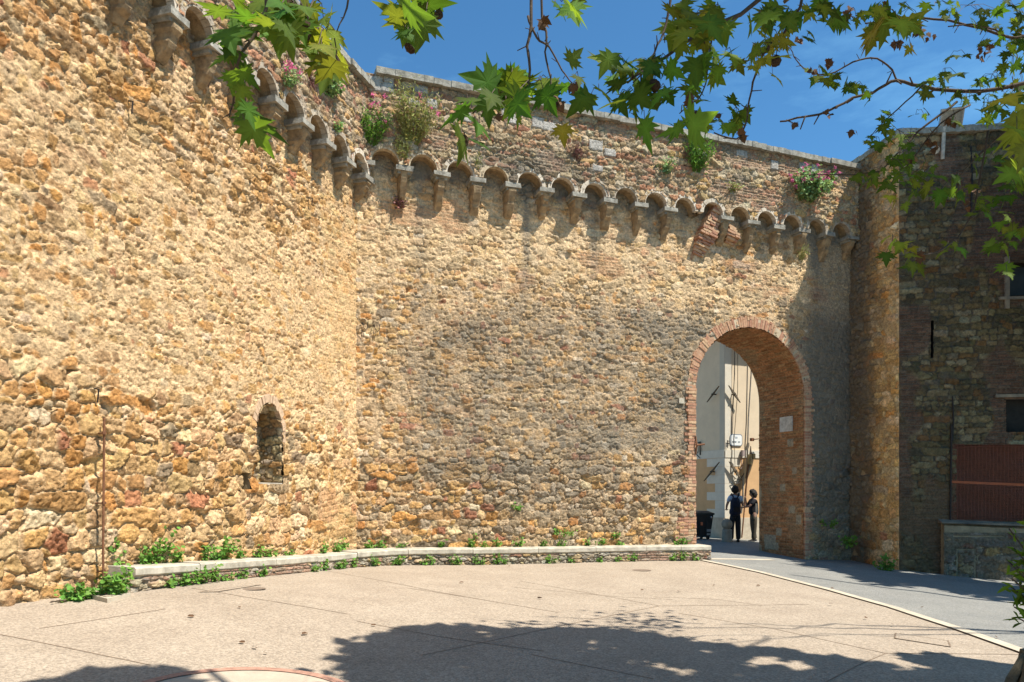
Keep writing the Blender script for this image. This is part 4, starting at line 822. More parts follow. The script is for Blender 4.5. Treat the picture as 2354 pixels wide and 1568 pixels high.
for (P, d, n) in ((K0, dE, nE), (K0, dW, nW)):
    panel('plinth', P, d, n, .0, 9, -.3, ZP, .035, M_plin); panel('orange_field', P, d, n, .0, 9, ZP, ZO, .006, M_orange); panel('string_course', P, d, n, .0, 9, ZO, ZC, .03, M_white)
    m_ = MB(); zq = ZP; k = 0
    while zq < ZO - .01:
        h = min(.285, ZO - zq); w = (.62, .36)[k % 2] if d is dE else (.95, .50)[k % 2]; slab(m_, P, d, n, -.012 if d is dE else 0, w, zq + .003, zq + h - .003, -.02, .014); zq += h; k += 1
    m_.build('quoins', M_white, hb_)
    panel('corner_pilaster', P, d, n, 0, .26, ZC, 8.1, .010, M_white if d is dE else M_cream_shade)
mb = MB(); e = .62; q = [K0 - dE * e - dW * e, K0 + dE * 9.5 - dW * e, K0 + dE * 9.5 + dW * 9.5, K0 - dE * e + dW * 9.5]; zE = 7.15
mb.hexa([p + Vector((0, 0, zE)) for p in q] + [p + Vector((0, 0, zE + .12)) for p in q]); top = [p + Vector((0, 0, zE + .12)) for p in q]; ap = sum(top, Vector()) / 4 + Vector((0, 0, 1.9)); mb.add(top + [ap], [(0, 1, 4), (1, 2, 4), (2, 3, 4), (3, 0, 4)])
mb.build('roof', simple('terracotta roof tile', (.42, .20, .11), .9, .3, 10, .6, 30), hb_)
def pE(u, v): return on_plane(u, v, K0, dE, nE)
def pW(u, v): return on_plane(u, v, K0, dW, nW)
def EW(s, z, o): return W3(K0, dE, nE, s, z, o)
def WW(s, z, o): return W3(K0, dW, nW, s, z, o)
# cables and drain pipes on the sunny face
def cable(label, uv, r, mat, off=.03, name='cable', cat='cable'):
    mb = MB(); mb.tube([EW(*pE(*p), off + (.05 if 0 < i < len(uv) - 1 else 0) * (i % 2)) for i, p in enumerate(uv)], r, 6); return tag(mb.build(name, mat), label, cat, 'cables and pipes on the house corner')
cable('thin dark cable nearest the house corner, running down the sunny face', ((1687, 700), (1684, 860), (1680, 960), (1678, 1090)), .012, M_iron)
cable('second thin cable from the house corner, passing left of the street name plate', ((1693, 700), (1690, 900), (1684, 1010), (1683, 1050), (1686, 1064), (1684, 1078), (1690, 1095)), .010, M_wood, .05)
cable('slim grey drainpipe running down the sunny face just right of the street name plate', ((1722, 700), (1721, 860), (1717, 960), (1711, 1100), (1707, 1160)), .022, simple('grey zinc pipe', (.26, .23, .19), .6, .25, 8, .1, metal=.2), .05, 'drainpipe', 'drainpipe')
cable('short thick metal conduit ending just above the head of the person with the backpack', ((1704, 1092), (1702, 1150), (1700, 1180)), .028, simple('conduit grey', (.34, .29, .22), .6, .2, 8, .1), .06, 'conduit', 'conduit')
cable('tangled loose cable looping between the leaning board and the conduit', ((1681, 1075), (1690, 1092), (1700, 1097), (1704, 1088), (1697, 1104), (1684, 1100), (1678, 1108), (1686, 1113), (1696, 1106)), .011, M_iron, .07)
# tapered dark boards fixed aslant on both faces
def board(label, W, a, b, mw, off):
    A = W(*a, off); B = W(*b, off + .02); m = (A + B) / 2; d = (B - A); mb = MB(); up = Vector((0, 0, 1)); nn = (nE if W is EW else nW); sd = d.normalized().cross(nn)
    pts = [A, A.lerp(B, .5) + sd * mw, B, A.lerp(B, .5) - sd * mw]; pb = [p + nn * .05 for p in pts]
    mb.hexa(pts + pb); r = empty('torch_bracket', m); tag(r, label, 'wall bracket', 'slanting tapered boards on the house corner'); mb.build('board', M_wood, r)
    m2 = MB(); m2.tube([W(*((a[0] + b[0]) / 2, (a[1] + b[1]) / 2), 0), W(*((a[0] + b[0]) / 2, (a[1] + b[1]) / 2), off + .09)], .022, 6); m2.build('bolt', M_iron, r)
for (W, pf, a, b, mw, lb) in ((WW, pW, (1631, 925), (1660, 888), .022, 'slanting dark board high on the shaded face of the house, left of its corner'), (WW, pW, (1624, 1106), (1661, 1062), .025, 'slanting dark board low on the shaded house face, over the orange field'),
                              (EW, pE, (1668, 887), (1694, 927), .045, 'slanting dark board high on the sunny face of the house, beside the cables'), (EW, pE, (1669, 1061), (1698, 1105), .05, 'slanting dark board low on the sunny house face, above the backpack wearer')):
    a = pf(*a); b = pf(*b); board(lb, W, a, b, mw, .10)
# street name plate
s_, z_ = pE(1690, 1012); r = empty('street_name_plate', EW(s_, z_, .02)); tag(r, 'small white street name plate with rounded corners on the sunny house corner', 'street sign')
def rrect(W, s, z, w, h, rad, o0, o1, mat, nm, par):
    mb = MB(); pts = []
    for cx, cz, a0 in ((w / 2 - rad, h / 2 - rad, 0), (-w / 2 + rad, h / 2 - rad, 90), (-w / 2 + rad, -h / 2 + rad, 180), (w / 2 - rad, -h / 2 + rad, 270)):
        for k in range(5): a = R(a0 + k * 22.5); pts.append((cx + rad * math.cos(a), cz + rad * math.sin(a)))
    n = len(pts); mb.add([W(s + a, z + b, o0) for a, b in pts] + [W(s + a, z + b, o1) for a, b in pts], [tuple(range(n))[::-1], tuple(range(n, 2 * n))] + [(i, (i + 1) % n, n + (i + 1) % n, n + i) for i in range(n)]); return mb.build(nm, mat, par)
M_enam = simple('white enamel', (.80, .82, .80), .4, .05, 5, 0); M_ink = simple('blue grey lettering', (.13, .17, .22), .5, .2, 9, 0)
rrect(EW, s_, z_, .50, .40, .09, .0, .03, M_ink, 'plate_rim', r); rrect(EW, s_, z_, .45, .35, .075, .03, .036, M_enam, 'plate_face', r)
mb = MB()
for (x0, x1, y, h) in ((-.05, -.03, .08, .07), (-.01, .005, .08, .07), (.02, .04, .08, .06), (-.17, -.145, -.06, .06), (-.135, -.10, -.06, .06), (-.09, -.07, -.06, .06), (-.06, -.03, -.06, .06), (-.02, .0, -.06, .06), (.06, .08, -.06, .045), (.09, .12, -.06, .045), (.13, .15, -.06, .045)):
    slab(mb, K0, dE, nE, s_ + x0, s_ + x1, z_ + y - h / 2, z_ + y + h / 2, .036, .038)
mb.build('lettering', M_ink, r)
# round traffic mirror / disc on an arm
s_, z_ = pE(1746, 1010); r = empty('round_sign', EW(s_ - .02, z_, .7)); tag(r, 'round grey back of a sign on an arm inside the gateway', 'traffic sign')
c = EW(s_ - .22, z_, .55); mb = MB(); n = 24; ax = dE.lerp(-nE, .62).normalized(); up = Vector((0, 0, 1)); nn = ax.cross(up)
ring = [c + ax * .33 * math.cos(2 * math.pi * i / n) + up * .36 * math.sin(2 * math.pi * i / n) for i in range(n)]
mb.add(ring + [p + nn * .02 for p in ring], [tuple(range(n))[::-1], tuple(range(n, 2 * n))] + [(i, (i + 1) % n, n + (i + 1) % n, n + i) for i in range(n)]); mb.build('disc', simple('grey sign back', (.25, .24, .22), .6, .2, 8, .1), r)
mb = MB(); a = EW(*pE(1722, 1011), .12); mb.tube([a, c], .016, 6); mb.box(a, dE * .05, nE * .05, Vector((0, 0, .05))); mb.build('arm', M_rust, r)
# torch-like wall lamp and the tall thin pole under it
s_, z_ = pE(1713, 1050); r = empty('wall_lantern', EW(s_, z_, .15)); tag(r, 'old carved wooden torch-shaped lantern on the sunny wall above the standing people', 'wall lantern')
mb = MB(); A = EW(*pE(1717, 1026), .16); B = EW(*pE(1715, 1055), .20); Cc_ = EW(*pE(1706, 1100), .16); mb.tube([A, A.lerp(B, .6), B, B.lerp(Cc_, .25), Cc_], [.015, .045, .065, .07, .02], 6); mb.build('torch_body', M_wood, r)
mb = MB(); mb.tube([EW(*pE(1713, 1046), .2), EW(*pE(1711, 1068), .24)], [.075, .065], 8); mb.box(EW(*pE(1722, 1050), .2), dE * .045, nE * .04, Vector((0, 0, .09))); mb.build('lamp_housing', simple('brass lamp housing', (.36, .25, .10), .6, .3, 12, .3), r)
mb = MB(); a = EW(*pE(1702, 1042), .1); mb.box(a, dE * .05, nE * .05, Vector((0, 0, .10))); mb.tube([a, EW(*pE(1699, 1064), .08), EW(*pE(1704, 1070), .08), EW(*pE(1698, 1078), .08)], .012, 6); tag(mb.build('junction_box', simple('grey plastic box', (.33, .26, .24), .6, .2, 8, 0)), 'small grey junction box with curled wires left of the torch-shaped lantern', 'junction box')
mb = MB(); a = EW(*pE(1709, 1068), .22); b = at(1704, 1236, a.y - .05); mb.tube([a, b], .022, 7); tag(mb.build('metal_pole', M_rust), 'tall thin dark red metal pole between the two people', 'pole')
# wrought iron bracket on the shaded face, small one on the sunny side
def scroll(W, pf, u0, u1, v0, v1, label, sz=1):
    r = empty('iron_bracket', W(*pf((u0 + u1) / 2, v0), .05)); tag(r, label, 'iron bracket', 'wrought iron wall brackets'); mb = MB(); a = W(*pf(u1, v0), .05); b = W(*pf(u1, v1), .05); c = W(*pf(u0, v0 + 2), .05)
    mb.tube([a, b], .022 * sz, 6); mb.tube([a + (b - a) * .1, c], .016 * sz, 6); mb.build('arm', M_iron, r); m2 = MB(); L = (c - a).length; e1 = (c - a).normalized(); e2 = Vector((0, 0, -1)); o = a + e1 * L * .45 + e2 * L * .55
    m2.tube([o + (e1 * math.cos(t) + e2 * math.sin(t)) * L * (.10 + .055 * t) for t in np.linspace(0, 5.6, 18)], .010 * sz, 5); m2.tube([c, c + e2 * L * .5 - e1 * L * .1, a + e2 * L * 1.1], .010 * sz, 5); m2.build('scroll', M_iron, r)
scroll(WW, pW, 1590, 1611, 1015, 1046, 'black wrought iron scroll bracket on the shaded house wall beside the left gate jamb')
scroll(EW, pE, 1676, 1669, 1012, 1030, 'small thin iron bracket on the sunny house face left of the street name plate', .6)
# waste container
r0_ = G(1612, 1241); r = empty('waste_container', r0_); tag(r, 'black plastic waste container with a lid standing by the shaded house wall', 'waste container')
M_bin = simple('black plastic', (.018, .02, .022), .35, .2, 6, .1, spec=.6); cx = r0_ + Vector((-.1, .35, 0)); ex = Vector((.98, .18, 0)); ey = Vector((-.18, .98, 0)); up = Vector((0, 0, 1))
def frust(mb, c, hx0, hy0, hx1, hy1, z0, z1): mb.hexa([c + ex * a * hx0 + ey * b * hy0 + up * z0 for a, b in ((-1, -1), (1, -1), (1, 1), (-1, 1))] + [c + ex * a * hx1 + ey * b * hy1 + up * z1 for a, b in ((-1, -1), (1, -1), (1, 1), (-1, 1))])
mb = MB(); frust(mb, cx, .36, .30, .44, .36, .10, .80)
for k in (-.22, 0, .22): frust(mb, cx + ex * k - ey * .33, .025, .02, .03, .03, .14, .74)
mb.build('body', M_bin, r); mb = MB(); frust(mb, cx, .47, .38, .47, .38, .80, .86); frust(mb, cx, .45, .36, .30, .22, .86, .93); mb.build('lid', M_bin, r)
for k in (-1, 1):
    for q in (-1, 1): mb = MB(); c = cx + ex * .3 * k + ey * .24 * q + up * .07; mb.tube([c - ex * .03, c + ex * .03], .07, 12); mb.build('wheel', M_iron, r)
mb = MB(); c = cx - ey * .395 + up * .52; mb.box(c + ex * .02, ex * .035, ey * .008, up * .05); mb.build('sticker', simple('orange sticker', (.60, .18, .08), .5, .1, 5, 0), r)
mb = MB(); c = cx - ey * .37 + up * .30; mb.box(c + ex * .28, ex * .07, ey * .012, up * .04); mb.box(c + ex * .28 - up * .12, ex * .07, ey * .012, up * .03); mb.build('label', simple('grey label', (.3, .3, .29), .5, .1, 5, 0), r)
M_clasp = simple('steel clasp', (.7, .72, .74), .15, .1, 5, 0, metal=1)
for k in (-1, 1): mb = MB(); c = cx + ex * .34 * k - ey * .40 + up * .72; mb.sphere(c, .035, 8, 6); mb.build('clasp', M_clasp, r)
# bollard
b0 = G(1670, 1246); r = empty('stone_bollard', b0); tag(r, 'round-headed stone bollard beside the person with the backpack', 'bollard')
M_boll = simple('grey bollard stone', (.30, .26, .20), .9, .25, 9, .5, 40); mb = MB(); mb.tube([b0, b0 + up * .04, b0 + up * .38, b0 + up * .42], [.18, .16, .15, .12], 14); mb.build('post', M_boll, r, True); mb = MB(); mb.sphere(b0 + up * .56, .17, 16, 10); mb.build('ball', M_boll, r, True)

# ================================================================ people
def skin_body(name, verts, edges, radii, mat, parent, lv=2, roots=(0,)):
    me = bpy.data.meshes.new(name); me.from_pydata([tuple(v) for v in verts], edges, []); me.update(); o = link(name, me, mat, parent)
    m = o.modifiers.new('skin', 'SKIN'); m.use_smooth_shade = True; m.branch_smoothing = .6; s_ = o.modifiers.new('sub', 'SUBSURF'); s_.levels = lv; s_.render_levels = lv
    for i, v in enumerate(me.skin_vertices[0].data):
        r_ = radii[i]; v.radius = r_ if isinstance(r_, tuple) else (r_, r_); v.use_root = i in roots
    return o
M_skin = simple('skin', (.34, .19, .13), .6, .12, 9, 0); M_hair = simple('dark hair', (.022, .017, .014), .8, .4, 30, .6, 60)
def person(base, face, H, P, label, mats):
    """local frame: x right of the person, y forward, z up; P: joint positions in metres for a 1.75 m figure"""
    r = empty('person', base); tag(r, label, 'person'); k = H / 1.75; F2 = Vector((face[0], face[1], 0)).normalized(); R2 = Vector((F2.y, -F2.x, 0))
    def w(p): return base + R2 * p[0] * k + F2 * p[1] * k + Vector((0, 0, p[2] * k))
    def chain(name, pts, rad, mat, closed=None, lv=2):
        edges = [(i, i + 1) for i in range(len(pts) - 1)]; return skin_body(name, [w(p) for p in pts], edges, [x * k if not isinstance(x, tuple) else (x[0] * k, x[1] * k) for x in rad], mat, r, lv)
    J = P['J']; names = list(J); idx = {n: i for i, n in enumerate(names)}
    E = [(idx[a], idx[b]) for a, b in P['E']]
    verts = [w(J[n][:3]) for n in names]; rad = [J[n][3] * k for n in names]; roots = [idx['pelvis']]
    # hands: palm continues the arm, five separate fingers rooted in it
    for sd in ('L', 'R'):
        wr = Vector(J['wrist' + sd][:3]); hd = Vector(J['hand' + sd][:3]); d = (hd - wr).normalized(); pn = Vector(P['palm' + sd]).normalized(); sdv = d.cross(pn).normalized()
        for fi, (o_, ln) in enumerate(((-.03, .066), (-.010, .075), (.010, .070), (.03, .056))):
            b0 = len(verts); a = hd + sdv * o_ + d * .015; c1 = a + d * ln * .5 + pn * ln * P['curl'] * .3; c2 = c1 + d * ln * .42 + pn * ln * P['curl'] * .75
            verts += [w(a), w(c1), w(c2)]; rad += [.009 * k, .0085 * k, .007 * k]; E += [(b0, b0 + 1), (b0 + 1, b0 + 2), (idx['hand' + sd], b0)]
        b0 = len(verts); a = wr.lerp(hd, .55) + sdv * -.03; c1 = a + sdv * -.022 + d * .035 + pn * .01; c2 = c1 + d * .03 + pn * .012; verts += [w(a), w(c1), w(c2)]; rad += [.011 * k, .010 * k, .008 * k]; E += [(b0, b0 + 1), (b0 + 1, b0 + 2), (idx['hand' + sd], b0)]
    skin_body('body', verts, E, rad, M_skin, r, 1, roots)
    h = Vector(J['head'][:3]); mb = MB(); c = w(h)
    lk = (R2 * P['look'][0] + F2 * P['look'][1]).normalized(); sd = Vector((lk.y, -lk.x, 0)); face_ = MB()
    # head: skull, jaw, nose, ears, eyes and mouth
    b = len(face_.v); face_.sphere(c + up * .005 * k, .098 * k, 18, 14, 0)
    for i in range(b, len(face_.v)):
        v = Vector(face_.v[i]) - c; f = v.dot(lk); s2 = v.dot(sd); z2 = v.z; s2 *= .80; z2 *= 1.18; f *= 1.0
        if z2 < -.02 * k: s2 *= 1 + (z2 + .02 * k) * 3.2 / k; f = f * (1 + (z2 + .02 * k) * 1.5 / k) + .012 * k
        face_.v[i] = tuple(c + lk * f + sd * s2 + up * z2)
    face_.tube([c + lk * .092 * k + up * .015 * k, c + lk * .122 * k - up * .022 * k, c + lk * .095 * k - up * .03 * k], [.008 * k, .016 * k, .010 * k], 6)
    for q in (-1, 1): face_.sphere(c + sd * .082 * k * q - up * .01 * k, .028 * k, 8, 6, 0, (.5, .5, 1))
    face_.build('face', M_skin, r, True)
    for q in (-1, 1): ft = MB(); ft.sphere(c + lk * .088 * k + sd * .032 * q * k + up * .012 * k, .011 * k, 8, 6); ft.build('eye', M_hair, r)
    ft = MB(); ft.box(c + lk * .094 * k - up * .055 * k, sd * .022 * k, lk * .006 * k, up * .004 * k); ft.build('mouth', M_hair, r)
    hm = MB(); rr2 = random.Random(int(H * 100))
    for (f, s2, z2, rd) in P['hair']: hm.sphere(c + lk * f * k + sd * s2 * k + up * z2 * k, rd * k, 12, 9, 0, (1, 1, 1))
    b = len(hm.v)
    hm.v = [tuple(Vector(v) + Vector((rr2.uniform(-1, 1), rr2.uniform(-1, 1), rr2.uniform(-1, 1))) * .006 * k) for v in hm.v]; hm.build('hair', M_hair, r, True)
    for nm, V_, E_, rd_, mt in P['clothes']:
        skin_body(nm, [w(p) for p in V_], E_, [(x[0] * k, x[1] * k) if isinstance(x, tuple) else x * k for x in rd_], mt, r, 2, (0,))
    return r, w, k, R2, F2
def shoes(r, w, k, feet, R2, F2, mat):
    for (x, y, z, tw) in feet:
        d = (F2 + R2 * tw).normalized(); s2 = Vector((d.y, -d.x, 0)); a = w((x, y, z)); mb = MB(); b = len(mb.v); mb.sphere(a + d * .06 * k + up * .045 * k, .05 * k, 14, 8)
        for i in range(b, len(mb.v)):
            v = Vector(mb.v[i]) - a - d * .06 * k; f = v.dot(d) * 2.7; s_2 = v.dot(s2) * .95; zz2 = max(v.z * (1.0 if f < .02 else .75), .004); mb.v[i] = tuple(a + d * .06 * k + d * f + s2 * s_2 + up * zz2)
        mb.build('shoe', mat, r, True)
M_shirtA = simple('light blue shirt', (.42, .52, .66), .85, .08, 8, .3, 30); M_navy = simple('navy fabric', (.012, .016, .035), .8, .3, 12, .4, 40); M_trouA = simple('dark trousers', (.022, .026, .034), .9, .2, 9, .3, 30)
M_trouB = simple('grey brown trousers', (.06, .052, .036), .9, .2, 9, .3, 30); M_black = simple('black cloth', (.018, .017, .02), .85, .3, 9, .3, 30); M_shoe = simple('dark shoe', (.015, .013, .012), .6, .2, 9, 0); M_stripe = simple('pale stripe', (.45, .43, .36), .8, .2, 9, 0)
pA = G(1689, 1246.5); pB_ = G(1731, 1245)
# A: back to us, right arm reaching to the right towards the other's arm
JA = {'pelvis': (0, 0, .95, .12), 'waist': (0, 0, 1.10, .115), 'chest': (0, .0, 1.30, .135), 'neckb': (0, 0, 1.47, .065), 'neck': (0, .01, 1.53, .052), 'head': (0, .02, 1.63, .06),
      'shL': (-.17, 0, 1.42, .055), 'elL': (-.25, .06, 1.15, .040), 'wristL': (-.17, .28, 1.02, .026), 'handL': (-.14, .35, 1.02, .024), 'shR': (.17, 0, 1.42, .055), 'elR': (.25, .02, 1.17, .042), 'wristR': (.40, .16, 1.12, .027), 'handR': (.47, .19, 1.12, .025),
      'hipL': (-.09, 0, .90, .09), 'knL': (-.12, .01, .48, .058), 'anL': (-.14, -.02, .09, .04), 'hipR': (.09, 0, .90, .09), 'knR': (.10, .02, .48, .058), 'anR': (.10, -.01, .09, .04)}
EE = [('pelvis', 'waist'), ('waist', 'chest'), ('chest', 'neckb'), ('neckb', 'neck'), ('neck', 'head'), ('neckb', 'shL'), ('shL', 'elL'), ('elL', 'wristL'), ('wristL', 'handL'), ('neckb', 'shR'), ('shR', 'elR'), ('elR', 'wristR'), ('wristR', 'handR'),
      ('pelvis', 'hipL'), ('hipL', 'knL'), ('knL', 'anL'), ('pelvis', 'hipR'), ('hipR', 'knR'), ('knR', 'anR')]
def cl_shirt(J, sl, g=1.0, wl=.92):
    V_ = [(0, 0, wl), (0, 0, 1.08), (0, 0, 1.24), (0, 0, 1.40), (0, 0, 1.49), J['shL'][:3], J['shR'][:3]]; E_ = [(0, 1), (1, 2), (2, 3), (3, 4), (3, 5), (3, 6)]
    rd = [(.165 * g, .125 * g), (.16 * g, .12 * g), (.175 * g, .13 * g), (.175 * g, .12 * g), (.075, .07), .075, .075]
    for q, s_ in ((5, 'L'), (6, 'R')):
        a = Vector(J['sh' + s_][:3]); b = Vector(J['el' + s_][:3]); c = a.lerp(b, min(sl, 1)); V_.append(tuple(c)); E_.append((q, len(V_) - 1)); rd.append(.062)
        if sl > 1: V_.append(tuple(b.lerp(Vector(J['wrist' + s_][:3]), sl - 1))); E_.append((len(V_) - 2, len(V_) - 1)); rd.append(.045)
    return V_, E_, rd
def cl_trou(J, wd_=.15):
    V_ = [(0, 0, .98), (0, 0, .90), (-.085, 0, .82), (.085, 0, .82), J['knL'][:3], J['knR'][:3], (J['anL'][0], J['anL'][1], .07), (J['anR'][0], J['anR'][1], .07)]
    return V_, [(0, 1), (1, 2), (1, 3), (2, 4), (3, 5), (4, 6), (5, 7)], [(wd_, .115), (wd_ + .01, .12), .105, .105, .088, .088, .078, .078]
sA = cl_shirt(JA, .62); tA = cl_trou(JA)
hairA = [(-.02, 0, .035, .105), (-.035, .03, .0, .088), (-.035, -.03, .0, .088), (-.03, 0, -.045, .075), (.03, 0, .075, .07), (.01, .06, .03, .055), (.01, -.06, .03, .055), (-.02, 0, .10, .05)]
fA = (-.12, 1)
r, w, k, R2, F2 = person(pA, fA, 1.76, dict(J=JA, E=EE, palmL=(0, 0, -1), palmR=(0, .3, -1), curl=.5, look=(.25, 1), hair=hairA, clothes=[('shirt', *sA, M_shirtA), ('trousers', *tA, M_trouA)]), 'person seen from behind in a light blue shirt with a dark backpack', None)
shoes(r, w, k, ((-.14, -.02, 0, -.15), (.10, -.01, 0, .15)), R2, F2, M_shoe)
me_ = MB(); b = 0
for (x, y, z, rx, ry, rz) in ((-.08, -.20, 1.12, .165, .10, .26), (-.10, -.21, .96, .175, .115, .13), (-.07, -.19, 1.30, .12, .08, .10)):
    b = len(me_.v); me_.sphere((0, 0, 0), 1, 14, 10)
    for i in range(b, len(me_.v)):
        v = me_.v[i]; sq_ = lambda t, e: math.copysign(abs(t) ** e, t); me_.v[i] = tuple(w((x + rx * sq_(v[0], .7), y + ry * sq_(v[1], .7), z + rz * sq_(v[2], .7))))
bp_ = me_.build('backpack', M_navy, r, True)
for q in (-1, 1): mb = MB(); mb.tube([w((-.06 + .05 * q, -.15, 1.36)), w((-.03 + .10 * q, -.10, 1.47)), w((.11 * q, .0, 1.52)), w((.13 * q, .12, 1.44))], .024 * k, 6); mb.build('strap', M_navy, bp_)
mb = MB(); mb.box(w((-.09, -.325, 1.03)), R2 * .10 * k, F2 * .01, up * .07 * k); mb.build('front_pocket', M_black, bp_)
# B: facing left, one hand raised near the face, the other arm held out
JB = dict(JA); JB.update({'shL': (-.02, .0, 1.40, .05), 'head': (0, .03, 1.62, .06), 'shL': (-.15, .02, 1.41, .05), 'elL': (-.17, .22, 1.20, .038), 'wristL': (-.10, .44, 1.16, .025), 'handL': (-.08, .51, 1.155, .024),
     'shR': (.15, .02, 1.41, .05), 'elR': (.17, .16, 1.17, .038), 'wristR': (.12, .22, 1.40, .025), 'handR': (.11, .225, 1.475, .024), 'knL': (-.10, .02, .48, .055), 'anL': (-.12, .06, .09, .038), 'knR': (.09, -.02, .48, .055), 'anR': (.10, -.10, .09, .038)})
sB = cl_shirt(JB, .75, 1.12, .86); tB = cl_trou(JB, .15)
hairB = [(-.03, 0, .03, .118), (-.05, .03, -.02, .10), (-.05, -.03, -.02, .10), (-.06, 0, -.075, .085), (.03, 0, .075, .085), (.01, .07, .02, .07), (.01, -.07, .02, .07), (-.02, 0, .11, .06), (-.02, .075, -.05, .06), (-.02, -.075, -.05, .06)]
r, w, k, R2, F2 = person(pB_, (-1, -.12), 1.67, dict(J=JB, E=EE, palmL=(0, 0, -1), palmR=(.2, .8, 0), curl=.9, look=(0, 1), hair=hairB, clothes=[('jacket', *sB, M_black), ('trousers', *tB, M_trouB)]), 'person with curly hair in dark clothes facing left with one hand raised', None)
shoes(r, w, k, ((-.12, .06, 0, 0), (.10, -.10, 0, 0)), R2, F2, M_shoe)
for q in (0, .035): mb = MB(); mb.tube([w((-.215, .02 - q, 1.30)), w((-.225, .02 - q, 1.05)), w((-.20, .02 - q, .84))], .007, 5); mb.build('strap', M_stripe, r)
# ================================================================ weeds and wall plants
class LB:
    """many small flat leaves in one mesh: each a template outline turned and placed"""
    def __init__(s): s.V = []; s.F = []; s.C = []; s.n = 0
    def add(s, tpl, fcs, pos, X, Y, Z, size, col):
        pos = np.asarray(pos); m = len(pos); t = tpl[None] * np.asarray(size).reshape(-1, 1, 1)
        V = pos[:, None] + t[..., 0:1] * X[:, None] + t[..., 1:2] * Y[:, None] + t[..., 2:3] * Z[:, None]
        k = len(tpl); F = fcs[None] + (np.arange(m) * k)[:, None, None] + s.n
        wv = np.ones(k) if k < 24 else np.r_[1.35, np.tile((1.08, .86), k)[:k - 1]]   # paler along the veins
        s.V.append(V.reshape(-1, 3)); s.F.append(F.reshape(-1, fcs.shape[1])); s.C.append((col[:, None, :] * wv[None, :, None]).reshape(-1, 3)); s.n += m * k
    def build(s, name, mat, parent, smooth=False): return np_mesh(name, np.concatenate(s.V), np.concatenate(s.F), mat, parent, np.concatenate(s.C), None, smooth)
def frames(n, nrm_bias=(0, 0, 1), spread=.7, tip=None, r=None):
    r = r or rng; Zv = r.normal(0, spread, (n, 3)) + np.array(nrm_bias); Zv /= np.linalg.norm(Zv, axis=1, keepdims=True)
    T = (r.normal(0, 1, (n, 3)) if tip is None else np.asarray(tip) + r.normal(0, .45, (n, 3)))
    Yv = T - (T * Zv).sum(1, keepdims=True) * Zv; Yv /= np.linalg.norm(Yv, axis=1, keepdims=True) + 1e-9; return np.cross(Yv, Zv), Yv, Zv
OV = np.array([(0, 0, 0), (.28, .25, .05), (.33, .55, .06), (.16, .85, .0), (0, 1, -.05), (-.16, .85, .0), (-.33, .55, .06), (-.28, .25, .05)], float); OVF = np.array([(0, 1, 2, 3), (0, 3, 4, 5), (0, 5, 6, 7)])
LO = np.array([(0, 0, 0), (.30, .10, .04), (.20, .30, .02), (.50, .40, .07), (.26, .55, .03), (.34, .80, .02), (0, 1, -.06), (-.34, .80, .02), (-.26, .55, .03), (-.50, .40, .07), (-.20, .30, .02), (-.30, .10, .04)], float)
LOF = np.array([(0, 1, 2, 3), (0, 3, 4, 5), (0, 5, 6, 7), (0, 7, 8, 9), (0, 9, 10, 11)])
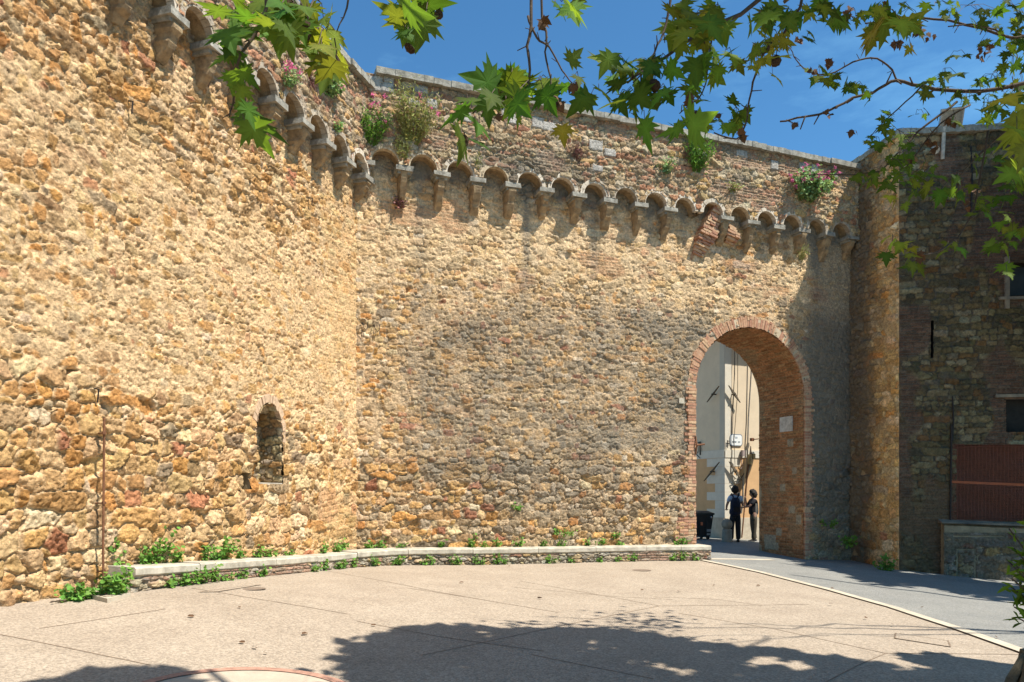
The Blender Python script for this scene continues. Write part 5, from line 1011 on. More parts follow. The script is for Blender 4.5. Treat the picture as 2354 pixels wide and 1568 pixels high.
def weed(base, n_out, h, w, label, mat=M_herb, group=None, name='weed', nl=60, leaf=.05, cat='weed', droop=.0, stems=8, flowers=0, fcol=M_pink, ftop=.5, tpl='lobed', seed=0, blades=False, up_=Vector((0, 0, 1)), smat=None):
    """a clump growing from base, leaning out along n_out"""
    r_ = np.random.default_rng(seed + int(abs(base.x) * 1000) % 997); root = empty(name, base); tag(root, label, cat, group); n_out = Vector(n_out); side = n_out.cross(Vector((0, 0, 1))).normalized()
    sm = MB(); tips = []; pts = []
    for i in range(stems):
        a = r_.uniform(-1, 1); o = r_.uniform(.15, 1) ; tp = base + side * (a * w * .55) + n_out * (o * w * .45) + up_ * h * r_.uniform(.45, 1.0) * (1 - .35 * abs(a)); tp = tp - Vector((0, 0, 1)) * droop * h * r_.random()
        b0 = base + side * a * w * .12 + Vector((0, 0, -.02)) - n_out * .02; md = b0.lerp(tp, .5) + n_out * w * .10 + up_ * h * .08
        cur = [b0.lerp(md, t).lerp(md.lerp(tp, t), t) for t in np.linspace(0, 1, 6)]; sm.tube(cur, [max(.006, .010 * min(h, 1)) * (1 - .12 * k) * .55 for k in range(6)], 4); tips.append(tp); pts.append(cur)
    sm.build('stems', smat or mat, root)
    me = root.children[0].data; a_ = me.color_attributes.new('col', 'FLOAT_COLOR', 'POINT'); a_.data.foreach_set('color', np.tile((.8, .75, .6, 1), len(me.vertices)).astype(np.float32).ravel())
    P_ = []
    for i in range(nl):
        c = pts[r_.integers(len(pts))]; t = r_.uniform(.12, 1) * 5; k = min(int(t), 4); p = c[k].lerp(c[k + 1], t - k); P_.append(tuple(p + Vector(r_.normal(0, leaf * .55, 3))))
    lb = LB(); Xv, Yv, Zv = frames(nl, (n_out.x * .6, n_out.y * .6, .8), .55, (n_out.x * .3, n_out.y * .3, 1.2 if blades else .1), r_)
    t_, f_ = (OV * np.array((.35 if blades else 1, 1, 1)), OVF) if tpl == 'oval' or blades else (LO, LOF)
    lb.add(t_, f_, P_, Xv, Yv, Zv, leaf * r_.uniform(.6, 1.3, nl), r_.uniform(.6, 1.35, (nl, 1)) * r_.uniform(.88, 1.12, (nl, 3))); lb.build('foliage', mat, root)
    if flowers:
        fb = LB(); P_ = []
        for i in range(flowers):
            c = tips[i % len(tips)]; p = Vector(c) + Vector(r_.normal(0, .05 * w + .01, 3)) + up_ * r_.uniform(-.05, .12) * h; n_ = 16; P_ += [tuple(p + Vector(r_.normal(0, .022, 3))) for _ in range(n_)]
        n_ = len(P_); Xv, Yv, Zv = frames(n_, (n_out.x, n_out.y, .4), .8, None, r_); fb.add(OV, OVF, P_, Xv, Yv, Zv, .040 * r_.uniform(.7, 1.2, n_), r_.uniform(.7, 1.3, (n_, 1)) * np.ones((n_, 3))); fb.build('flowers', fcol, root)
    return root
# on the seat slab against the wall
def on_bench(u, left): s_, z_ = (pL if left else pB)(u, 1270 if left else 1250); P, d, n = (C0, dL, nL) if left else (C0, dB, nB); return P + d * s_ + n * .07, n
BWL = [(322, .22, .20, 1), (338, .3, .2, 1), (362, .52, .42, 1), (392, .2, .2, 1), (462, .30, .16, 1), (482, .28, .36, 1), (508, .55, .34, 1), (540, .24, .12, 1), (583, .20, .30, 1), (612, .16, .22, 1), (655, .12, .14, 1), (735, .22, .20, 1), (765, .18, .35, 1), (778, .30, .2, 1),
       (845, .16, .26, 0), (872, .20, .16, 0), (920, .12, .20, 0), (1012, .22, .18, 0), (1083, .34, .22, 0), (1108, .12, .12, 0), (1140, .22, .12, 0), (1190, .20, .34, 0), (1248, .16, .16, 0), (1283, .18, .2, 0), (1345, .16, .16, 0), (1378, .16, .3, 0), (1418, .12, .12, 0), (1548, .18, .25, 0), (1566, .20, .22, 0)]
ORD = ['first', 'second', 'third', 'fourth', 'fifth', 'sixth', 'seventh', 'eighth', 'ninth', 'tenth', 'eleventh', 'twelfth', 'thirteenth', 'fourteenth', 'fifteenth', 'sixteenth', 'seventeenth', 'eighteenth', 'nineteenth', 'twentieth'] + ['%d%s' % (i, {1: 'st', 2: 'nd', 3: 'rd'}.get(i % 10, 'th')) for i in range(21, 40)]
for i, (u, h, w, lf) in enumerate(BWL):
    p, n = on_bench(u, lf); j = int(np.argmin([(Vector((p.x, p.y)) - Vector((q.x, q.y))).length for q in BF])); p.z = btop(BL[j]) + .005
    weed(p, n * .8, h, w, '%s green weed on the bench seat against the wall, %s from the left' % ('tall bushy' if h > .4 else ('low' if h < .2 else 'leafy'), ORD[i]), group='weeds growing behind the bench seat', nl=int(110 * (h + w)), leaf=.055 if lf else .05, stems=7, seed=i)
BWG = [(392, .16, .24, 0), (418, .16, .22, 0), (438, .24, .26, 0), (462, .30, .30, 0), (487, .26, .26, 0), (508, .10, .24, 0), (545, .16, .16, 0), (597, .20, .16, 0), (718, .12, .2, 0), (740, .22, .18, 0), (770, .16, .22, 0), (785, .22, .18, 0), (812, .24, .14, 0), (850, .24, .22, 0), (905, .20, .16, 0), (925, .20, .34, 0), (985, .26, .30, 0), (1052, .24, .34, 0), (1100, .24, .3, 0),
       (1135, .26, .3, 0), (1155, .12, .14, 0), (1262, .2, .3, 0), (1310, .12, .16, 0), (1375, .12, .2, 0), (1420, .12, .12, 0), (1450, .22, .30, 0), (1543, .2, .2, 0), (1566, .30, .34, 0), (1592, .22, .16, 0)]
for i, (u, h, w, _) in enumerate(BWG):   # along the foot of the bench
    k = (u - U0) / F_; j = min(range(len(BF)), key=lambda q: abs(BF[q].x / BF[q].y - k)); _, nn, _d = bpt(BL[j]); p = BF[j] + nn * .04; p.z = float(gz(p.x, p.y)) + .01
    weed(p, nn * .7, h, w, 'green weed at the foot of the bench front, %s from the left' % ORD[i], group='weeds at the foot of the bench', nl=int(120 * (h + w)), leaf=.045, stems=6, seed=50 + i)
for k, (u, v, h, w, lb) in enumerate(((222, 1352, .80, .50, 'large bushy weed at the left end of the bench by the rusty pipe'), (178, 1378, .22, .50, 'low spreading weed on the paving left of the drain slab'), (277, 1372, .42, .46, 'bushy weed in front of the bench end, right of the drain slab'), (236, 1358, .2, .2, 'small weed between the drain slab and the wall'), (3, 1385, .12, .2, 'tiny weed at the foot of the wall at the left edge'))):
    weed(G(u, v), (.7, -.6, 0), h, w, lb, nl=int(330 * (h + w) * .8), leaf=.06, stems=14, seed=90 + k, group='weeds round the bench end')
for k, (u, v, w, h, lb) in enumerate(((1303, 1227, .5, .10, 'low green tuft in a wall joint above the bench, right of centre'), (1185, 1172, .3, .22, 'small green tuft growing from the middle of the back wall'), (1275, 1228, .12, .12, 'tiny tuft in a wall joint left of the low green one'), (1410, 1235, .2, .15, 'small tuft in the wall above the bench, left of the gateway'))):
    s_, z_ = pB(u, v); weed(W3(C0, dB, nB, s_, z_, .03), nB * 1.0, h, w, lb, nl=50, leaf=.045, stems=6, seed=120 + k, group='tufts growing in the back wall')
# plants high on the parapet
def high(pf, P, d, n, u, v, off, **k): s_, z_ = pf(u, v, off); return weed(W3(P, d, n, s_, z_, off + .02), n * .9, **k)
B_ = (pB, C0, dB, nB); L_F = (pL, C0, dL, nL); gp = 'plants rooted high in the walls'
high(*B_, 855, 335, OFF, h=.95, w=.75, label='bright green bushy plant with a few pink flowers above the inner corner corbels', nl=900, leaf=.075, blades=True, stems=22, flowers=5, cat='plant', name='wall_plant', group=gp, seed=201)
high(*B_, 945, 330, OFF, h=1.35, w=1.15, label='large wispy olive and straw coloured plant left of the fourth corbel arch', mat=M_strw, nl=1000, leaf=.09, blades=True, stems=46, flowers=4, ftop=1, cat='plant', name='wall_plant', group=gp, seed=202)
high(*B_, 925, 372, OFF, h=.85, w=.36, label='narrow yellowish plant hanging on the corbel below the large wispy plant', mat=M_strw, nl=360, leaf=.07, blades=True, stems=20, cat='plant', name='wall_plant', group=gp, seed=203)
high(*B_, 1095, 395, OFF, h=.55, w=.18, label='thin green plant standing between the fourth and fifth corbel arches', mat=M_strw, nl=110, leaf=.05, blades=True, stems=10, cat='plant', name='wall_plant', group=gp, seed=204)
high(*B_, 1325, 372, OFF, h=.55, w=.42, label='dry dark red plant in the middle of the parapet', mat=M_drgr, nl=200, leaf=.06, blades=True, stems=26, cat='plant', name='wall_plant', group=gp, seed=205)
high(*B_, 1522, 400, OFF, h=.40, w=.50, label='dusty grey green tuft left of the tall green plant on the parapet', mat=M_sage, nl=160, leaf=.05, stems=12, cat='plant', name='wall_plant', group=gp, seed=206)
high(*B_, 1598, 398, OFF, h=1.15, w=.7, label='tall upright green grassy plant on the right half of the parapet', nl=800, leaf=.10, blades=True, stems=34, cat='plant', name='wall_plant', group=gp, seed=207)
high(*B_, 1572, 385, OFF, h=.6, w=.30, label='dead brown plant just left of the tall green grassy plant', mat=M_drgr, nl=120, leaf=.06, blades=True, stems=18, cat='plant', name='wall_plant', group=gp, seed=208)
high(*B_, 1848, 462, OFF, h=.85, w=1.0, label='large round grey green bush with many pink flowers near the right end of the parapet', mat=M_sage, nl=1400, leaf=.095, tpl='oval', stems=40, flowers=34, cat='plant', name='flowering_plant', group=gp, seed=209)
high(*B_, 1905, 432, OFF, h=.50, w=.35, label='small pink flowered tuft right of the large round flowering bush', mat=M_herb, nl=130, leaf=.05, stems=12, flowers=6, cat='plant', name='flowering_plant', group=gp, seed=210)
high(*B_, 1680, 440, OFF, h=.2, w=.6, label='low sparse tuft above the corbels right of the brick patch', mat=M_strw, nl=90, leaf=.05, stems=10, cat='plant', name='wall_plant', group=gp, seed=211)
high(*B_, 1838, 600, .03, h=.50, w=.40, label='dry grey tuft below the corbels near the right tower', mat=M_strw, nl=160, leaf=.06, blades=True, stems=24, cat='plant', name='wall_plant', group=gp, seed=212)
high(*B_, 918, 478, .03, h=.30, w=.26, label='dark dry tuft on the wall below the second corbel', mat=M_drgr, nl=80, leaf=.05, stems=12, cat='plant', name='wall_plant', group=gp, seed=213)
high(*L_F, 745, 215, OFF, h=.55, w=.60, label='grey green plant with pink flowers high on the left wall, right of the dead twigs', mat=M_sage, nl=520, leaf=.07, tpl='oval', stems=22, flowers=22, cat='plant', name='flowering_plant', group=gp, seed=214)
high(*L_F, 655, 205, OFF, h=.45, w=.45, label='small plant with pink flowers over the left wall arches, left of the dead twigs', mat=M_sage, nl=160, leaf=.05, stems=14, flowers=6, cat='plant', name='flowering_plant', group=gp, seed=215)
high(*L_F, 712, 185, OFF, h=.45, w=.40, label='bundle of dead grey twigs on the left wall between two flowering plants', mat=M_drgr, nl=50, leaf=.05, blades=True, stems=60, droop=1.6, cat='plant', name='wall_plant', group=gp, seed=216)
high(*L_F, 770, 305, OFF, h=.28, w=.25, label='little yellow green tuft on the corbels beside the inner corner', mat=M_sage, nl=80, leaf=.05, stems=10, cat='plant', name='wall_plant', group=gp, seed=217)
T_F = (pT, T0, dT, nT)
weed(G(1955, 1296) + Vector((0, 0, .45)), (-.6, -.5, 0), .35, .5, 'dark green ivy-like weed low on the shaded wall right of the gateway', nl=160, leaf=.06, stems=10, group=gp, seed=220)
weed(G(2032, 1312), (-.4, -.8, 0), .40, .42, 'dark bushy weed at the foot of the right tower edge', nl=200, leaf=.06, stems=12, group=gp, seed=221)
weed(G(1905, 1290) + Vector((0, .0, .9)), (-.6, -.6, 0), .25, .45, 'small green tuft in the shaded wall between gateway and tower', nl=110, leaf=.05, stems=8, group=gp, seed=222)
# fallen leaves on the paving
rr = random.Random(12); DL = [(1908, 1392), (1912, 1356), (2118, 1400), (2290, 1470), (438, 1420), (550, 1398), (1060, 1341), (750, 1283), (1170, 1302), (648, 1295), (585, 1492), (610, 1505), (555, 1480), (1640, 1347), (1560, 1362), (1742, 1348), (2050, 1440), (1990, 1425), (1475, 1358), (858, 1440), (1240, 1377), (700, 1460)]
for u, v in DL:
    p = G(u, v, .016 if u < 1870 else .03); a = rr.uniform(0, 6.28); s_ = rr.uniform(.022, .042); mb = MB(); X_ = Vector((math.cos(a), math.sin(a), rr.uniform(-.1, .1))); Y_ = Vector((-math.sin(a), math.cos(a), rr.uniform(.05, .4)))
    mb.add([p + X_ * x * s_ + Y_ * y * s_ + up * zz_ * s_ for x, y, zz_ in ((-1, 0, 0), (-.3, -.5, .15), (.4, -.6, .1), (1, 0, .05), (.5, .55, .3), (-.4, .6, .25))], [tuple(range(6))]); tag(mb.build('fallen_leaf', M_dry), 'small dry brown leaf lying on the paving of the square', 'fallen leaf', 'fallen leaves scattered on the square')

# ================================================================ plane trees
def lobes():
    out = []   # (angle, radius) outline of a plane leaf, stem at the origin, tip along +y
    key = [(-90, .10), (-150, .34), (-172, .52), (-200, .30), (-196, .50), (-215, .40), (-225, .62), (-229, .40), (-246, .48), (-250, .62), (-262, .66), (-270, 1.0)]
    P_ = []
    for a, r_ in key: P_.append((r_ * math.cos(R(-a - 180)) if 0 else r_ * math.cos(R(a)), r_ * math.sin(R(a))))
    return P_
HL = [(0.0, 0), (.12, -.06), (.42, -.14), (.26, .04), (.60, .06), (.44, .20), (.80, .42), (.46, .37), (.50, .52), (.30, .43), (.21, .46), (.34, .68), (.19, .68), (.13, .86), (0, 1.15)]
LV = [(0, .30)] + HL + [(-x, y) for x, y in HL[-2:0:-1]]
PLANE = np.array([(x, y, -.22 * x * x + .10 * abs(x) - .16 * y * y) for x, y in LV]); PLF = np.array([(0, i, i % (len(LV) - 1) + 1) for i in range(1, len(LV))])
QL = [(0, 0), (.38, -.06), (.30, .12), (.72, .38), (.42, .42), (.34, .64), (0, 1.1)]; QV = [(0, .3)] + QL + [(-x, y) for x, y in QL[-2:0:-1]]
PLANE2 = np.array([(x, y, -.2 * x * x + .08 * abs(x) - .14 * y * y) for x, y in QV]); PLF2 = np.array([(0, i, i % (len(QV) - 1) + 1) for i in range(1, len(QV))])
def proj(p): return U0 + p[0] / p[1] * F_, VH - (p[2] - EYE) / p[1] * F_
def cluster_pts(u, v, ru, rv, n, Y, dY, r):
    o = []
    for i in range(n):
        a = r.uniform(0, 6.28); q = math.sqrt(r.random()); y = Y + r.normal(0, dY); o.append(tuple(at(u + ru * q * math.cos(a), v + rv * q * math.sin(a), max(y, 1.5))))
    return o
def plane_tree(label, base, trunk, limbs, twigs, clusters, shade, balls, size, seed, drycl=()):
    r_ = np.random.default_rng(seed); root = empty('plane_tree', base); tag(root, label, 'tree', 'plane trees round the square')
    mb = MB(); mb.tube([Vector(p) for p, _ in trunk], [q for _, q in trunk], 14); mb.build('trunk', M_bark, root, True)
    for L_ in limbs:
        P_, Q_ = [], []
        for (a, ra), (b, rb) in zip(L_[:-1], L_[1:]):
            for t in (0, .2, .4, .6, .8): P_.append(Vector(a).lerp(Vector(b), t) + Vector(r_.normal(0, .075, 3)) * (1 if P_ else 0)); Q_.append((ra + (rb - ra) * t) * .62)
        P_.append(Vector(L_[-1][0])); Q_.append(L_[-1][1] * .62); mb = MB(); mb.tube(P_, Q_, 8); mb.build('limb', M_bark, root, True)
    for pts, rad in twigs:
        W = [at(*p) for p in pts]; fine = []; n_ = len(W)
        for i in range(n_ - 1):
            p0 = W[max(0, i - 1)]; p1 = W[i]; p2 = W[i + 1]; p3 = W[min(n_ - 1, i + 2)]
            for t in (0, .33, .66): fine.append(.5 * ((2 * p1) + (p2 - p0) * t + (2 * p0 - 5 * p1 + 4 * p2 - p3) * t * t + (-p0 + 3 * p1 - 3 * p2 + p3) * t ** 3))
        fine.append(W[-1]); m_ = len(fine); mb = MB(); mb.tube([p + Vector(r_.normal(0, rad * .35, 3)) for p in fine], [rad * (1 - .62 * i / m_) for i in range(m_)], 6)
        for i in range(2, m_ - 1, 2):   # spurs and buds
            p = fine[i]; d = Vector(r_.normal(0, 1, 3)).normalized() * rad * r_.uniform(3, 7); mb.tube([p, p + d], [rad * .45, rad * .3], 4)
        mb.build('twig', M_twig, root, True)
    lb = LB(); mb = MB(); cnt = 0
    for (u, v, ru, rv, n, Y, ls, br) in clusters:
        n = int(round(n * (1.3 if n > 3 and Y < 6 else 1))); ls = ls * (.78 if Y > 6.2 else (.86 if Y > 4.9 else 1)); br = min(br, 1.45); P_ = cluster_pts(u, v, ru, rv, n, Y, .06 * Y, r_)
        Xv, Yv, Zv = frames(n, (.1, -.55, .55), .55, ((.0), -.25, -1.0), r_); c = r_.uniform(.6, 1.35, (n, 1)) * r_.uniform(.92, 1.08, (n, 3)) * br; c[:, 0] *= r_.uniform(.75, 1.35, n) * (1.5 if br > 1.25 else 1)
        ls *= (.86 if u < 760 else .93) if Y < 4.3 else 1.
        if Y < 5: k_ = int(n * .35); P_ = P_
        lb.add(PLANE, PLF, P_, Xv, Yv, Zv, ls * .86 * r_.uniform(.6, 1.12, n), c); ce = at(u, v - rv * .6, Y)
        for p in P_[::2]: mb.tube([Vector(p), Vector(p).lerp(ce, .5) + Vector((0, 0, .03)), ce], .0022, 3, cap=False)
        cnt += 1
        if cnt % 16 == 0 or cnt == len(clusters): lb.build('foliage', M_leaf, root); lb = LB()
    mb.build('leaf_stalks', M_twig, root)
    for (u, v, rad, Y, sl_) in balls:
        c = at(u, v, Y); mb = MB(); mb.sphere(c, rad, 12, 9); mb.v = [tuple(Vector(q) + (Vector(q) - c) * r_.uniform(-.10, .16)) for q in mb.v]; mb.tube([c, c + Vector((.01, 0, sl_ * .5)), c + Vector((0, 0, sl_))], .003, 4); mb.build('seed_ball', M_seed, root)
    if shade is not None and len(shade):
        n = len(shade); lb = LB(); Xv, Yv, Zv = frames(n, (.35, -.2, .9), .45, None, r_); c = r_.uniform(.6, 1.2, (n, 1)) * np.ones((n, 3)); lb.add(PLANE2, PLF2, shade, Xv, Yv, Zv, size * r_.uniform(.7, 1.25, n), c); lb.build('crown', M_leaf, root)
    if drycl:
        lb = LB(); P_ = []
        for (u, v, ru, n, Y) in drycl: P_ += cluster_pts(u, v, ru, ru, n, Y, .05, r_)
        n = len(P_); Xv, Yv, Zv = frames(n, (0, -1, .2), .8, (0, 0, -1), r_); lb.add(PLANE2, PLF2, P_, Xv, Yv, Zv, .055 * r_.uniform(.6, 1.2, n), np.full((n, 3), 1.)); o = lb.build('withered_leaves', M_dry, root)
    return root
SV = np.array(SUNV)
def shade_pts(poly, n, h0, h1, r, wall=None, den=None, stray=.04):
    """leaf positions in the crown whose shadows fall inside the ground polygon poly (pixels), outside the camera's view"""
    pw = [G(*p) for p in poly] if wall is None else None; o = []
    if wall is None:
        xs_ = [p.x for p in pw]; ys_ = [p.y for p in pw]
        def inside(x, y):
            c = False; j = len(pw) - 1
            for i in range(len(pw)):
                if (pw[i].y > y) != (pw[j].y > y) and x < (pw[j].x - pw[i].x) * (y - pw[i].y) / (pw[j].y - pw[i].y) + pw[i].x: c = not c
                j = i
            return c
    t = 0
    while len(o) < n and t < n * 40:
        t += 1
        if wall is None:
            x = r.uniform(min(xs_), max(xs_)); y = r.uniform(min(ys_), max(ys_))
            if not inside(x, y): continue
            if den is not None and float(fbm(x * den[0] + 3, y * den[0] * 1.3, den[1], 4)) < den[2] + r.normal(0, .02): continue
            g = np.array((x, y, float(gz(x, y))))
        else: g = wall(r)
        k = r.uniform(h0, h1) / SV[2]; p = g + SV * k
        u, v = proj(p) if p[1] > .3 else (-9999, -9999)
        if p[1] > .3 and -60 < u < 2430 and -60 < v < 1640: continue
        o.append(tuple(p))
    return o
r1 = np.random.default_rng(77)
near_sh = [(785, 1500), (800, 1470), (830, 1440), (900, 1446), (980, 1440), (1090, 1436), (1130, 1445), (1250, 1447), (1330, 1443), (1450, 1452), (1560, 1470), (1640, 1483), (1760, 1492), (1900, 1508), (2000, 1520), (2100, 1535), (2260, 1560), (2353, 1585), (2353, 1900), (600, 1900), (700, 1620), (800, 1590), (830, 1545), (790, 1520)]
S1 = shade_pts(near_sh, 6500, 6.4, 8.6, r1, den=(3.0, 3, .43))
S1 += shade_pts([(60, 1620), (90, 1575), (190, 1550), (280, 1543), (340, 1546), (410, 1540), (380, 1556), (425, 1566), (430, 1620)], 600, 6.0, 8.0, r1, den=(2.8, 2, .43))
right_sh = [(2080, 1508), (2160, 1506), (2220, 1516), (2353, 1535), (2500, 1560), (2500, 1800), (2280, 1600), (2200, 1560), (2150, 1530)]
S1 += shade_pts(right_sh, 700, 4.2, 7.0, r1, den=(2., 5, .43))
NL_ = .205
near = dict(
 twigs=[ (((600, -120, 2.9), (612, 20, 3.0), (575, 90, 3.0), (545, 150, 3.0), (535, 235, 3.1), (528, 268, 3.1)), .008), (((700, -100, 3.0), (690, 20, 3.1), (712, 60, 3.2), (755, 110, 3.3)), .007), (((812, -60, 3.4), (795, 20, 3.4), (775, 70, 3.4)), .006),
         (((1000, -90, 3.4), (960, 0, 3.4), (945, 50, 3.4)), .006), (((1222, -80, 4.0), (1218, 60, 4.0), (1212, 105, 4.0), (1218, 160, 4.0), (1205, 215, 4.0), (1180, 232, 4.0), (1120, 240, 3.9), (1085, 260, 3.8)), .010),
         (((1243, -80, 4.1), (1245, 40, 4.1), (1258, 85, 4.1), (1252, 120, 4.1), (1265, 180, 4.1), (1272, 225, 4.1), (1280, 250, 4.1)), .008), (((1212, 40, 4.0), (1230, 85, 4.0), (1262, 110, 4.0), (1290, 160, 4.0), (1315, 190, 4.0)), .007),
         (((1550, -80, 4.6), (1538, 20, 4.6), (1525, 75, 4.6), (1502, 120, 4.5), (1480, 160, 4.5), (1455, 190, 4.5)), .009), (((1800, -40, 4.9), (1700, 30, 4.8), (1610, 80, 4.7), (1545, 120, 4.6), (1490, 158, 4.5), (1440, 190, 4.4)), .015),
         (((1640, 55, 4.8), (1632, 110, 4.8), (1625, 170, 4.8), (1612, 215, 4.7), (1580, 245, 4.5), (1560, 262, 4.2)), .007)],
 clusters=[(540, 35, 42, 45, 7, 3.0, NL_, 1), (615, 30, 55, 45, 9, 3.05, NL_, 1), (672, 25, 40, 35, 6, 3.0, NL_, 1), (530, 130, 18, 40, 3, 3.0, .17, 1.1), (558, 180, 26, 40, 3, 3.1, .15, .9), (548, 285, 22, 22, 2, 3.0, .235, .9), (565, 250, 16, 16, 2, 3.05, .12, .9), (632, 90, 20, 18, 2, 3.1, .13, 1.1),
           (735, 20, 26, 25, 4, 3.3, .16, 1.3), (745, 90, 42, 36, 7, 3.3, .16, 1.4), (752, 135, 34, 22, 4, 3.3, .19, 1.3), (935, 25, 40, 22, 5, 3.4, NL_, 1), (985, 20, 24, 18, 3, 3.4, .17, 1), (938, 68, 24, 18, 3, 3.4, .19, 1),
           (1290, 10, 24, 10, 3, 4.0, NL_, 1.2), (1322, 14, 22, 14, 2, 4.0, .18, 1.2), (1180, 190, 44, 34, 8, 4.0, NL_, 1), (1235, 205, 42, 30, 6, 4.0, NL_, 1), (1148, 225, 34, 18, 4, 3.9, .18, 1), (1278, 210, 24, 28, 3, 4.1, .17, 1.05), (1072, 245, 24, 20, 2, 3.8, NL_, .9), (1062, 308, 14, 12, 2, 3.8, .215, 1.0), (1102, 285, 8, 14, 1, 3.8, .17, 1.2), (1196, 262, 14, 10, 1, 4., .12, 1), (1290, 288, 6, 8, 1, 4.2, .12, 1.6), (1305, 135, 20, 10, 2, 4.1, .10, .8), (1322, 178, 16, 12, 2, 4.1, .09, .7),
           (1410, 150, 36, 30, 5, 4.4, NL_, 1), (1470, 175, 50, 40, 9, 4.5, NL_, .9), (1375, 215, 28, 16, 3, 4.4, .2, 1), (1440, 225, 34, 26, 5, 4.4, .2, .9), (1528, 140, 24, 20, 3, 4.5, .15, 1), (1478, 270, 18, 24, 2, 4.3, .20, .9), (1515, 215, 28, 18, 3, 4.4, .17, 1), (1560, 290, 30, 16, 3, 4.0, .24, 1.15),
           (1560, 35, 34, 32, 7, 4.6, NL_, 1.5), (1600, 60, 50, 50, 10, 4.7, .2, 1.4), (1650, 30, 36, 32, 6, 4.7, .2, 1.1), (1625, 140, 30, 34, 5, 4.8, .18, 1.1), (1670, 130, 26, 26, 3, 4.8, .19, 1.1), (1600, 200, 26, 30, 4, 4.8, .15, .9)],
 balls=[(945, 106, .030, 3.4, .12), (704, 62, .022, 3.1, .10), (704, 82, .018, 3.1, .10), (768, 150, .030, 3.3, .12), (1065, 325, .028, 3.8, .05), (1503, 197, .036, 4.5, .25), (1008, 34, .02, 3.4, .1)],
 drycl=((1242, 48, 12, 4, 4.0), (1282, 228, 10, 5, 4.1), (1318, 188, 12, 4, 4.0), (1578, 232, 12, 7, 4.5), (1146, 268, 8, 2, 4.), (1598, 165, 6, 3, 4.8)))
plane_tree('plane tree whose leafy twigs hang into the top left and middle of the view', Vector((3.6, .6, float(gz(3.6, .6)))),
  [((3.6, .6, -.2), .34), ((3.6, .65, 1.5), .28), ((3.55, .8, 3.4), .25), ((3.4, 1.0, 4.6), .22)],
  [[((3.4, 1.0, 4.4), .17), ((2.6, 2.6, 6.4), .11), ((1.4, 3.9, 7.4), .05)], [((3.4, 1.0, 4.4), .09), ((1.6, 2.2, 5.2), .03), ((-.2, 2.9, 5.4), .018), ((-1.0, 3.0, 5.2), .02)], [((3.4, 1., 4.5), .16), ((4.6, 3.0, 6.6), .1), ((6.4, 5.0, 8.0), .06), ((7.5, 6.0, 8.6), .03)],
   [((2.6, 2.6, 6.3), .04), ((1.6, 3.7, 5.9), .022), ((.8, 4.1, 5.0), .014), ((.11, 4.0, 4.46), .010)], [((3.5, 1., 4.5), .10), ((2.9, 3.0, 5.4), .05), ((2.2, 4.4, 5.2), .028), ((1.8, 4.9, 4.83), .018)], [((1.6, 2.2, 5.2), .026), ((.1, 3.0, 5.0), .016), ((-.8, 3.0, 4.5), .011), ((-.98, 2.9, 3.78), .009)]],
  near['twigs'], near['clusters'], S1, near['balls'], .20, 5, near['drycl'])
